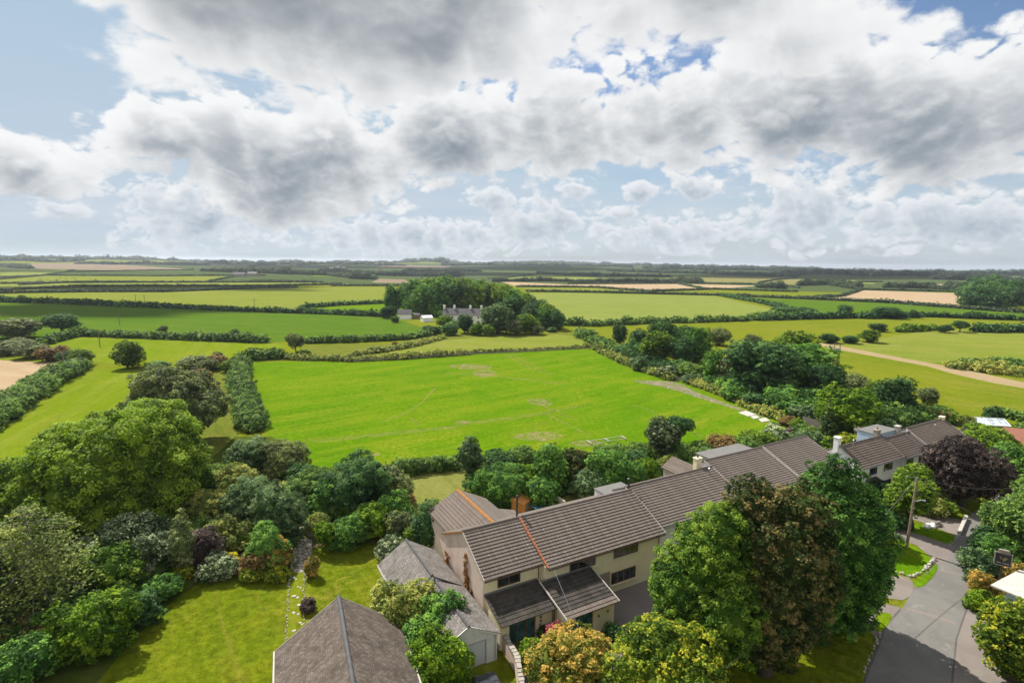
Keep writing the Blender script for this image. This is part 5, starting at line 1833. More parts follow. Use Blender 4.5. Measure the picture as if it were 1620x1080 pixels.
for i, (sx, sy) in enumerate(((464, 914), (471, 928), (466, 944), (472, 956), (465, 970), (474, 984), (466, 998), (470, 1014))):
    rocks([(sx, sy), (sx + 5, sy + 2)], 2, .36, 'loose flat stone sunk in the grass between the two edging lines', 'slab_stone', 'stepping_stone', 20 + i, cat='stepping stone', hk=.22)['group'] = 'stepping stones of the garden path'
rocks([(468, 846), (480, 842), (493, 848)], 9, .5, 'heap of rough stones at the head of the garden path', 'stone_rubble', seed=4, stack=2)
rocks([(545, 800), (560, 796), (575, 800)], 8, .55, 'pieces of pale stone wall in the overgrown garden', seed=5, stack=2)
rocks([(486, 826), (530, 815), (548, 806)], 16, .45, 'low tumbled stone wall through the garden weeds', 'pale_stone', seed=6)
for pth, w in (([(490, 696), (560, 690), (640, 682), (710, 675), (735, 668), (800, 661), (862, 652), (930, 640)], .8), ([(500, 699), (570, 692), (650, 684), (712, 677), (740, 670), (805, 663), (866, 654)], .7),
               ([(600, 668), (640, 655), (668, 636), (690, 612)], .5), ([(650, 660), (662, 672)], .6), ([(800, 560), (815, 570), (845, 584), (880, 592)], .8), ([(812, 560), (830, 572), (862, 584)], .7),
               ([(860, 652), (900, 672), (935, 690)], .6), ([(830, 628), (860, 642), (905, 662)], .6), ([(700, 590), (760, 592), (830, 600), (900, 608)], 1.2), ([(1000, 640), (1060, 660), (1110, 690)], .7)):
    strip('wheel_track', pth, w, 'worn_grass')
for q in ([(745, 588), (768, 584), (790, 590), (775, 597), (752, 596)], [(830, 634), (850, 628), (880, 636), (868, 642), (845, 641)], [(715, 668), (735, 664), (748, 668), (735, 672)], [(700, 578), (750, 574), (790, 582), (740, 586)],
          [(895, 700), (935, 694), (960, 702), (925, 708)], [(585, 718), (600, 715), (603, 719), (590, 721)], [(800, 690), (860, 680), (900, 690), (850, 700)]):
    sheet('worn_patch', smooth_poly(q, 1), 'bare_patch', .006)
m = MB()
a_, b_ = at(1517, 846), at(1528, 820)
d_ = (b_ - a_).normalized() * .18
n_ = Vector((-d_.y, d_.x, 0))
m.hull8([a_ - n_, a_ + n_, b_ + n_, b_ - n_, a_ - n_ + Vector((0, 0, .5)), a_ + n_ + Vector((0, 0, .5)), b_ + n_ + Vector((0, 0, .5)), b_ - n_ + Vector((0, 0, .5))])
tag(m.build('low_wall', 'pale_stone'), 'low pale wall where the upper driveway meets the road', 'wall')


def wall_line(path, h, t, mat, label, coping=None, name='garden_wall'):
    P = [at(*q) if len(q) == 2 else at(q[0], q[1]) for q in path]
    m, c = MB(), MB()
    for a, b in zip(P[:-1], P[1:]):
        d = (b - a).normalized() * t / 2
        n = Vector((-d.y, d.x, 0))
        m.hull8([a - n, a + n, b + n, b - n] and [Vector((q.x, q.y, z)) for z in (0, h) for q in (a - n, a + n, b + n, b - n)])
        if coping:
            k = max(1, int((b - a).length / .34))
            r = random.Random(k)
            for i in range(k):
                p, q = a.lerp(b, i / k), a.lerp(b, (i + .86) / k)
                hh = r.uniform(.14, .3)
                nn = n * r.uniform(.9, 1.35)
                c.hull8([Vector((w.x, w.y, z)) for z in (h + .002, h + hh) for w in (p - nn, p + nn, q + nn, q - nn)])
    if coping:
        o = empty(name, (0, 0, 0), 0, label, 'wall')
        m.build('wall', mat, o)
        c.build('coping', coping, o)
        return o
    return tag(m.build(name, mat), label, 'wall')


wall_line([(779, 998), (800, 1032), (818, 1062), (826, 1110)], 1.25, .35, 'pink_render', 'boundary wall topped with rough stones between the garage and the cream house', 'stone_rubble')
wall_line([(1463, 664), (1500, 668), (1555, 688)], 1.6, .3, 'stone_rubble', 'long grey garden wall behind the white terrace end')
wall_line([(648, 822), (660, 850)], 1.6, .3, 'pale_stone', 'short piece of old stone wall beside the dark shrub')
wall_line([(875, 800), (893, 812)], 1.7, .25, 'pale_stone', 'pale wall in the back garden beside the orange shed')

# ------------------------------------------------------------------ fences, gates, small things in the fields
def rail_fence(path, label, h=1.15, rails=3, step=2.6, mat='timber', name='rail_fence', post=.07):
    P = [at(*q) for q in path]
    o = empty(name, P[0], 0, label, 'fence')
    O = P[0]
    for a, b in zip(P[:-1], P[1:]):
        n = max(1, round((b - a).length / step))
        for i in range(n + 1):
            p = a.lerp(b, i / n) - O
            MB().box(p.x - post, p.x + post, p.y - post, p.y + post, 0, h + .1).build('post', mat, o)
        d = (b - a).normalized()
        nn = Vector((-d.y, d.x, 0)) * .03
        m = MB()
        for k in range(rails):
            z = h * (k + .75) / rails - .06
            p, q = a - O + nn * 3, b - O + nn * 3
            m.hull8([Vector((w.x, w.y, zz)) for zz in (z, z + .12) for w in (p - nn, p + nn, q + nn, q - nn)])
        m.build('rail', mat, o)
    return o


rail_fence([(1078, 712), (1100, 707), (1124, 702)], 'dark wooden rail fence at the back of a terrace garden')
rail_fence([(560, 573), (650, 568), (740, 562), (840, 557), (941, 551)], 'thin post and wire fence along the far edge of the bright field', .9, 2, 6.0, 'weathered_wood', 'field_fence', .05)
rail_fence([(1062, 601), (1077, 604)], 'grey metal field gate at the right edge of the bright field', 1.2, 5, 1.8, 'steel', 'field_gate', .06)
rail_fence([(1100, 604), (1116, 607)], 'pale gate beside the garden hedge by the track', 1.1, 5, 1.8, 'weathered_wood', 'field_gate', .06)
# vertical board fence
P0, P1 = at(1269, 672), at(1300, 680)
o = empty('panel_fence', P0, math.atan2(P1.y - P0.y, P1.x - P0.x), 'weathered vertical board fence behind the terrace gardens', 'fence')
ln = (P1 - P0).length
m = MB()
k = int(ln / .16)
for i in range(k):
    m.box(i * .16, i * .16 + .15, -.015, .015, .05, 1.75 + .03 * (i % 3))
m.build('boards', 'weathered_wood', o)
for i in range(6):
    x = ln * i / 5
    MB().box(x - .05, x + .05, .016, .11, 0, 1.8).build('post', 'timber', o)
# low cold frame on the field edge
fr = empty('timber_frame', at(935, 704), .42, 'long low frame of pale battens lying at the hedge edge of the field', 'frame')
m = MB()
for y in (0, 1.5):
    m.box(0, 7.6, y, y + .07, .25, .33)
for x in (0, 3.7, 7.4):
    m.box(x, x + .18, -.05, 1.65, .335, .40)
    m.box(x, x + .1, .02, .09, 0, .248)
    m.box(x, x + .1, 1.51, 1.58, 0, .248)
m.build('battens', 'pale_stone', fr)
# greenhouse frame
g = empty('cold_frame', at(1569, 675), -.2, 'low glazed cold frame with white bars near the right edge', 'cold frame')
m = MB()
m.box(-2.6, 2.6, -1.1, 1.1, 0, .55)
m.build('base', 'weathered_wood', g)
m = MB().hull8([(-2.7, -1.15, .56), (2.7, -1.15, .56), (2.7, 1.15, .56), (-2.7, 1.15, .56), (-2.7, -1.15, .6), (2.7, -1.15, .6), (2.7, 1.15, 1.5), (-2.7, 1.15, 1.5)])
m.build('glazing', 'green_house_glass', g)
m = MB()
for x in (-2.7, -.95, .95, 2.62):
    m.hull8([(x, -1.17, .61), (x + .1, -1.17, .61), (x + .1, 1.17, 1.51), (x, 1.17, 1.51), (x, -1.17, .68), (x + .1, -1.17, .68), (x + .1, 1.17, 1.58), (x, 1.17, 1.58)])
m.box(-2.7, 2.72, 1.16, 1.25, .56, 1.6).box(-2.7, 2.72, -1.26, -1.17, .5, .7)
m.build('bars', 'white_paint', g)
# white polytunnel / netting between bushes
q0, q1 = at(1262, 640), at(1291, 650)
m = MB()
dv = (q1 - q0)
n = 9
for i in range(n):
    a, b = q0 + dv * (i / n), q0 + dv * ((i + .93) / n)
    pr = [(-1.3, 0), (-1.1, 1.0), (-.5, 1.7), (.3, 1.8), (1.0, 1.1), (1.3, 0)]
    nn = Vector((-dv.y, dv.x, 0)).normalized()
    k0 = len(m.v)
    for p in (a, b):
        for (h_, z_) in pr:
            m.v.append(tuple(p + nn * h_ * (1 + .06 * (i % 3)) + Vector((0, 0, z_ * (1 + .05 * ((i * 5) % 3))))))
    for j in range(5):
        m.f.append((k0 + j, k0 + j + 1, k0 + 6 + j + 1, k0 + 6 + j))
        m.m.append(0)
tag(m.build('polytunnel', 'sheet_plastic'), 'low white plastic covered tunnel among the garden bushes', 'polytunnel')
# sheds behind the terrace
def shed(base, w, d, hh, rz, label, wm, rm, name='shed', slope=.4):
    h = empty(name, at(*base), rz, label, 'shed')
    MB().box(-w / 2, w / 2, 0, d, 0, hh).build('wall', wm, h)
    m = MB()
    m.hull8([(-w / 2 - .15, -.15, hh + .002), (w / 2 + .15, -.15, hh + .002), (w / 2 + .15, d + .15, hh + .002), (-w / 2 - .15, d + .15, hh + .002),
             (-w / 2 - .15, -.15, hh + .08), (w / 2 + .15, -.15, hh + .08), (w / 2 + .15, d + .15, hh + .08 + slope), (-w / 2 - .15, d + .15, hh + .08 + slope)])
    m.build('roof', rm, h)
    MB().box(-.45, .45, -.04, -.001, .05, min(1.95, hh - .1)).build('door', 'timber', h)
    return h


shed((1388, 704), 4.2, 3.0, 2.2, HU, 'brown timber shed with a pale flat roof behind the white terrace', 'timber', 'verge_white')
shed((834, 809), 2.0, 1.8, 1.35, HU + .5, 'bright orange stained garden shed behind the cream house', 'orange_wood', 'orange_wood')
tp = empty('garden_trampoline', at(858, 806), 0, 'round teal covered trampoline half hidden behind the main roof', 'trampoline')
m = MB()
ring = [(1.7 * math.cos(2 * PI * i / 24), 1.7 * math.sin(2 * PI * i / 24), .8) for i in range(25)]
m.tube(ring, .1, 8)
m.build('pad', 'teal_tarp', tp)
m = MB()
m.face([(1.6 * math.cos(2 * PI * i / 24), 1.6 * math.sin(2 * PI * i / 24), .8) for i in range(24)])
m.build('mat', 'teal_tarp', tp)
for i in range(6):
    a = PI * i / 3
    MB().tube([(1.7 * math.cos(a), 1.7 * math.sin(a), 0), (1.7 * math.cos(a), 1.7 * math.sin(a), 2.1)], .04, 6).build('pole', 'dark_frame', tp)
for px_, lb in ((893, 'left'), (908, 'right')):
    b = empty('garden_bench', at(px_, 775), HU + .3, 'wooden garden bench in the shade, the %s one of two' % lb, 'bench', 'benches in the back garden')
    MB().box(-.75, .75, -.25, .25, .38, .44).build('seat', 'weathered_wood', b)
    MB().box(-.75, .75, .2, .26, .46, .95).build('backrest', 'weathered_wood', b)
    for x in (-.68, .68):
        for y in (-.2, .2):
            MB().box(x - .04, x + .04, y - .04, y + .04, 0, .379).build('leg', 'weathered_wood', b)
ps = empty('garden_parasol', at(676, 822), 0, 'closed pale green parasol standing on the dry back lawn', 'parasol')
MB().tube([(0, 0, 0), (0, 0, 2.4)], .03, 8).build('pole', 'steel', ps)
MB().tube([(0, 0, .9), (0, 0, 1.3), (0, 0, 2.0), (0, 0, 2.45)], [.22, .2, .14, .02], 10).build('canopy', 'blue_paint', ps)
# white bags and logs on the small lawn
bg_ = empty('garden_waste_heap', at(1476, 833), .3, 'heap of white bags and cut logs on the small front lawn', 'heap')
for i, (x, y, s) in enumerate(((-1.1, 0, .42), (-.55, .2, .38), (-.3, -.25, .34), (.1, .1, .4))):
    MB().tube([(x, y, 0), (x, y, s * .5), (x + .05, y, s), (x + .08, y, s * 1.25)], [s * .85, s * 1.0, s * .6, s * .15], 9).build('bag', 'sign_white', bg_, True)
for i, (x, y, z) in enumerate(((.7, -.2, .16), (.8, .15, .16), (.75, 0, .45), (1.2, .1, .16))):
    MB().tube([(x - .3, y, z), (x + .45, y + .1, z)], .15, 9).build('log', 'weathered_wood', bg_)


# ------------------------------------------------------------------ poles and wires
def wire_obj(pts, label, r=.02, sag=.6, name='overhead_wire'):
    m = MB()
    a, b = Vector(pts[0]), Vector(pts[1])
    P = [a.lerp(b, i / 14) - Vector((0, 0, sag * 4 * (i / 14) * (1 - i / 14))) for i in range(15)]
    m.tube(P, r, 5)
    return tag(m.build(name, 'wire'), label, 'wire')


def power_pole(base, top, label, arms=(), lean=(0, 0), name='utility_pole', r=.13, box=None, arm_w=1.0, p=None):
    p = p or at(*base)
    h = height_for(p, top)
    o = empty(name, p, 0, label, 'utility pole')
    MB().tube([(0, 0, -.3), (lean[0] * .5, lean[1] * .5, h * .5), (lean[0], lean[1], h)], [r, r * .9, r * .72], 10).build('pole', 'pole_wood', o)
    for z, w, a in arms:
        m = MB()
        c, s = math.cos(a) * w / 2, math.sin(a) * w / 2
        m.tube([(lean[0] - c, lean[1] - s, h - z), (lean[0] + c, lean[1] + s, h - z)], .07, 6)
        ar = m.build('crossarm', 'timber', o)
        for t in (-.9, 0, .9):
            MB().tube([(lean[0] + c * t, lean[1] + s * t, h - z + .07), (lean[0] + c * t, lean[1] + s * t, h - z + .25)], .05, 6).build('insulator', 'steel', ar)
    if box:
        MB().tube([(lean[0] + .35, lean[1], h - box), (lean[0] + .35, lean[1], h - box - .7)], .26, 10).build('transformer', 'steel', o)
    return o, p + Vector((lean[0], lean[1], h))


pole, ptop = power_pole((1434, 867), 755, 'wooden telegraph pole standing on the front lawn beside the road', lean=(.35, 0.1), r=.16)
for i in range(5):
    MB().box(-.02 + .3 * (i % 2) * 0, .2 if i % 2 else .02, -.24, -.17, 4.5 + i * .45, 4.53 + i * .45).build('step_iron', 'steel', pole)
MB().tube([(.3, .1, 6.9), (.34, -.25, 6.9), (.34, -.25, 6.6)], .09, 8).build('junction_box', 'dark_frame', pole)
MB().tube([(.2, .05, 5.6), (.9, -.1, 5.9), (1.3, -.2, 5.85)], [.04, .05, .14], 8).build('street_lamp', 'steel', pole)
wire_obj((ptop, at(1128, 1075, 5.0)), 'overhead wire from the telegraph pole down past the big roadside trees', sag=.9)
wire_obj((ptop, at(1545, 815, 3.4)), 'overhead wire running right from the telegraph pole over the road', .03, .3)
wire_obj((ptop, at(1650, 765, 6.0)), 'long overhead wire towards the buildings at the right edge', sag=1.0)
wire_obj((ptop, at(1400, 742, 5.0)), 'overhead wire to the white terrace', sag=.3)
wire_obj((hw(6.4, -1.25, 4.75), at(962, 1092, 3.5)), 'service wire across the right porch roof', .02, .2)
power_pole((103, 594), 556, 'double armed power pole with a transformer beside the stubble field', ((.3, 2.6, .2), (2.4, 2.4, .2)), r=.17, box=2.4)
hp = empty('paired_power_pole', at(1322, 577), .1, 'twin legged power pole with a transformer platform in the right meadow', 'utility pole')
H2 = height_for(at(1322, 577), 543)
for x in (-1.0, 1.0):
    MB().tube([(x, 0, 0), (x * .95, 0, H2)], [.17, .12], 8).build('pole', 'pole_wood', hp)
MB().box(-1.5, 1.5, -.1, .1, H2 - .4, H2 - .2).build('crossarm', 'timber', hp)
MB().box(-1.1, 1.1, -.25, .25, H2 * .62, H2 * .78).build('transformer', 'steel', hp)
for i, (bx, by, tp_, lb) in enumerate(((189, 513, 494, 'thin pole standing in the big green field'), (403, 492, 473, 'thin pole at the hedge of the yellow green field'), (215, 481, 466, 'left one of two thin poles in the shaded yellow green field'),
                                     (229, 482, 467, 'right one of two thin poles in the shaded yellow green field'), (400, 460, 449, 'tiny pole far away in the pale fields'), (984, 461, 451, 'tiny pole in front of the far stubble strip'),
                                     (607, 503, 486, 'thin pole beside the tall lone tree at the farm'), (158, 548, 522, 'faint thin pole below the big green field'))):
    power_pole((bx, by), tp_, lb, ((.3, 1.6, .4),) if i < 4 else (), r=.16)
sp, _ = power_pole((1290, 672), 618, 'thin grey metal pole behind the panel fence', r=.07)

# ------------------------------------------------------------------ hanging sign by the road
sb = at(1578, 945)
sg = empty('pub_sign', sb, 0, 'black square sign board in a pale frame on a post above the orange bush', 'sign')
fc = math.atan2(-sb.x, sb.y) * .75
sg.rotation_euler = (0, 0, -.62)
hz_ = height_for(sb, 873)
MB().box(-.07, .07, .08, .22, 0, hz_ + .1).build('post', 'dark_frame', sg)
zt = hz_ - .15
S_ = 1.18
MB().box(-S_ / 2, S_ / 2, -.03, .03, zt - S_, zt).build('board', 'black_board', sg)
m = MB()
for a in ((-S_ / 2 - .07, -S_ / 2, zt - S_ - .07, zt + .07), (S_ / 2, S_ / 2 + .07, zt - S_ - .07, zt + .07), (-S_ / 2, S_ / 2, zt, zt + .07), (-S_ / 2, S_ / 2, zt - S_ - .07, zt - S_)):
    m.box(a[0], a[1], -.05, .05, a[2], a[3])
m.build('frame', 'weathered_wood', sg)
m = MB()
m.box(-.42, .42, -.04, .04, zt + .16, zt + .34)
m.box(-.34, .34, -.12, .12, zt + .345, zt + .39)
m.build('header_lamp', 'weathered_wood', sg)
m = MB()                                                   # faint gilt bird-like emblem
for pts in ([(-.05, .62), (.10, .78), (.26, .80), (.33, .70), (.2, .62), (.18, .48), (.04, .42)], [(-.28, .75), (-.2, .82), (-.05, .62), (-.12, .58)], [(.0, .41), (.05, .41), (.03, .3), (-.02, .3)]):
    m.face([(x, -.034, zt - S_ + z) for x, z in pts])
m.build('emblem', 'gilt', sg)
m = MB()                                                   # row of small white letters, too small to read
r = random.Random(11)
x = -.46
for i in range(13):
    w_ = .045
    if i != 5:
        m.box(x, x + .014, -.037, -.031, zt - S_ + .17, zt - S_ + .25)
        if r.random() < .6:
            m.box(x + .014, x + w_, -.037, -.031, zt - S_ + .17 + r.choice((0, .033, .066)), zt - S_ + .184 + r.choice((0, .033)) + .0)
        if r.random() < .5:
            m.box(x + w_ - .012, x + w_, -.0365, -.031, zt - S_ + .17, zt - S_ + .25)
    x += .072
m.build('lettering', 'sign_white', sg)

# ------------------------------------------------------------------ buildings at the right edge
c0_, c1_ = at(1567, 925, 3.0), at(1640, 955, 3.0)
rzb = math.atan2(c1_.y - c0_.y, c1_.x - c0_.x)
rb = empty('roadside_building', (c0_.x, c0_.y, 0), rzb, 'low building with a pale roof and blue painted front at the right edge', 'building')
MB().box(.9, 9, .75, 4.6, 0, 2.85).build('wall', 'white_paint', rb)
m = MB()
m.hull8([(0, 0, 2.9), (9.4, 0, 2.9), (9.4, 5.0, 3.2), (0.4, 5.0, 3.2), (0, 0, 3.04), (9.4, 0, 3.04), (9.4, 5.0, 3.34), (0.4, 5.0, 3.34)])
m.build('roof', 'verge_white', rb)
MB().box(.92, 1.8, .70, .748, 0, 2.7).build('panel', 'blue_paint', rb)
MB().box(1.82, 2.12, .62, .748, 0, 2.8).build('post', 'grey_render', rb)
window(rb, 2.2, 5.2, .3, 2.6, .72, 'dark_frame', 'glass_teal', 2)
pbd = small_building('roadside_house', (1640, 738), 60, 3.0, 'brick red roofed white house cut by the right edge', 'white_render', 'brick_red', 7, 2.2, -.3, cat='house')


# ------------------------------------------------------------------ cars
def car(p, rz, paint, label, L=4.2, W=1.75):
    o = empty('parked_car', p, rz, label, 'car')
    prof = [(-L / 2, .3), (-L / 2, .75), (-L / 2 + .1, .9), (-L * .2, 1.0), (L * .2 + .55, .98), (L / 2 - .12, .86), (L / 2, .6), (L / 2, .3)]
    m = MB()
    m.prism([(x, z) for x, z in prof], 'y', -W / 2, W / 2)
    b = m.build('body', paint, o)
    m = MB()
    c = W / 2
    m.hull8([(-L * .44, -c * .96, .93), (L * .24, -c * .96, .96), (L * .24, c * .96, .96), (-L * .44, c * .96, .93), (-L * .33, -c * .76, 1.42), (L * .06, -c * .76, 1.45), (L * .06, c * .76, 1.45), (-L * .33, c * .76, 1.42)])
    m.build('cabin_glass', 'glass_dark', o)
    m = MB()
    m.hull8([(-L * .34, -c * .78, 1.425), (L * .07, -c * .78, 1.455), (L * .07, c * .78, 1.455), (-L * .34, c * .78, 1.425), (-L * .31, -c * .7, 1.48), (L * .04, -c * .7, 1.5), (L * .04, c * .7, 1.5), (-L * .31, c * .7, 1.48)])
    m.build('roof', paint, o)
    for x in (-L * .3, L * .31):
        for s in (-1, 1):
            MB().tube([(x, s * (c - .16), .32), (x, s * (c + .02), .32)], .32, 16).build('wheel', 'tyre', o)
    for s in (-.6, .6):
        MB().box(L / 2 - .02, L / 2 + .02, s * c - .18, s * c + .18, .6, .75).build('headlight', 'sign_white', o)
        MB().box(-L / 2 - .02, -L / 2 + .02, s * c - .16, s * c + .16, .68, .84).build('tail_light', 'brick_red', o)
    return o


car(at(778, 1112), HU + 1.45, 'car_dark', 'dark car standing below the garage door, mostly outside the picture')

# ------------------------------------------------------------------ cattle far away
r = random.Random(5)
for i in range(26):
    p = at(60 + r.random() * 95 if i < 20 else 260 + r.random() * 60, 440.5 + r.random() * 4.5 if i < 20 else 446 + r.random() * 6)
    o = empty('cow', p, r.uniform(0, 6.28), 'tiny dark cow grazing in the pale far left field', 'cow', 'cattle grazing far away')
    key = 'cow'
    if key not in LIB:
        s = MB()
        s.tube([(-.95, 0, 1.0), (-.8, 0, 1.02), (-.2, 0, 1.0), (.5, 0, 1.05), (.85, 0, 1.15), (1.2, 0, 1.2), (1.45, 0, 1.05), (1.65, 0, .9)], [.15, .36, .44, .42, .30, .2, .18, .1], 8)
        for x in (-.7, .6):
            for y in (-.22, .22):
                s.tube([(x, y, .95), (x + .04, y, .5), (x, y, 0)], [.14, .09, .07], 6)
        b = s.build('body', 'cow_hide', o, True)
        LIB[key] = b.data
    else:
        link('body', LIB[key], o)
# ------------------------------------------------------------------ near trees
def big_tree(base, top, width, mat, label, base_f=.06, leaf=.27, lobes=34, depth=1.0, trunk=.4, name='broadleaf_tree', barkm='bark', p=None, seed=0, **kw):
    p = p or at(*base)
    h, w = height_for(p, top), width * mpp(p)
    _tree_i[0] += 1
    sd_ = 500 + _tree_i[0] * 7 + seed
    cm, items = crown_mesh('crown', sd_, mat, h, w, w * depth, base_f, lobes, leaf, **kw)
    o = empty(name, p, 0, label, 'tree')
    link('trunk', trunk_mesh('trunk', sd_, h, trunk, items, barkm, max(.15, base_f), 12), o)
    link('crown', cm, o)
    return o


# left side
big_tree((200, 834), 640, 252, 'leaf_olive', 'very large spreading yellow green tree dominating the left side', .05, .34, 52, .9, .6, tint=.66)
big_tree((62, 850), 722, 150, 'leaf_olive', 'broad green tree left of the very large spreading tree', .05, .33, 34, .9, .45, seed=2)
big_tree((8, 835), 750, 100, 'leaf_olive', 'yellow green tree cut by the left edge above the pine', .05, .33, 26, .9, .35, seed=3)
big_tree((300, 810), 715, 90, 'leaf_ash', 'lower green tree joined to the right flank of the very large tree', .05, .3, 22, 1, .3, seed=4)
big_tree((287, 700), 577, 150, 'leaf_hawthorn', 'wind shaped hawthorn with bare grey twigs in front of the rough strip', .14, .36, 34, .9, .4, name='hawthorn_tree', lean=-.12, rag=.3, barkm='bark_pale')
big_tree((365, 772), 730, 70, 'leaf_olive', 'small yellow green tree on the bank below the rough strip', .05, .28, 16, 1, .2)
conifer((60, 985), 800, 235, 'wide open pine with layered sprays and a pale bare top at the left edge', 'leaf_pine', 'pine_tree', 15, .05, .34, 210, .2, 3, 'bark_pale', 1.3, .55)
conifer((10, 1010), 865, 130, 'dark drooping conifer at the left edge below the open pine', 'leaf_conifer', 'conifer_tree', 12, .25, .34, 170, .15, 5)
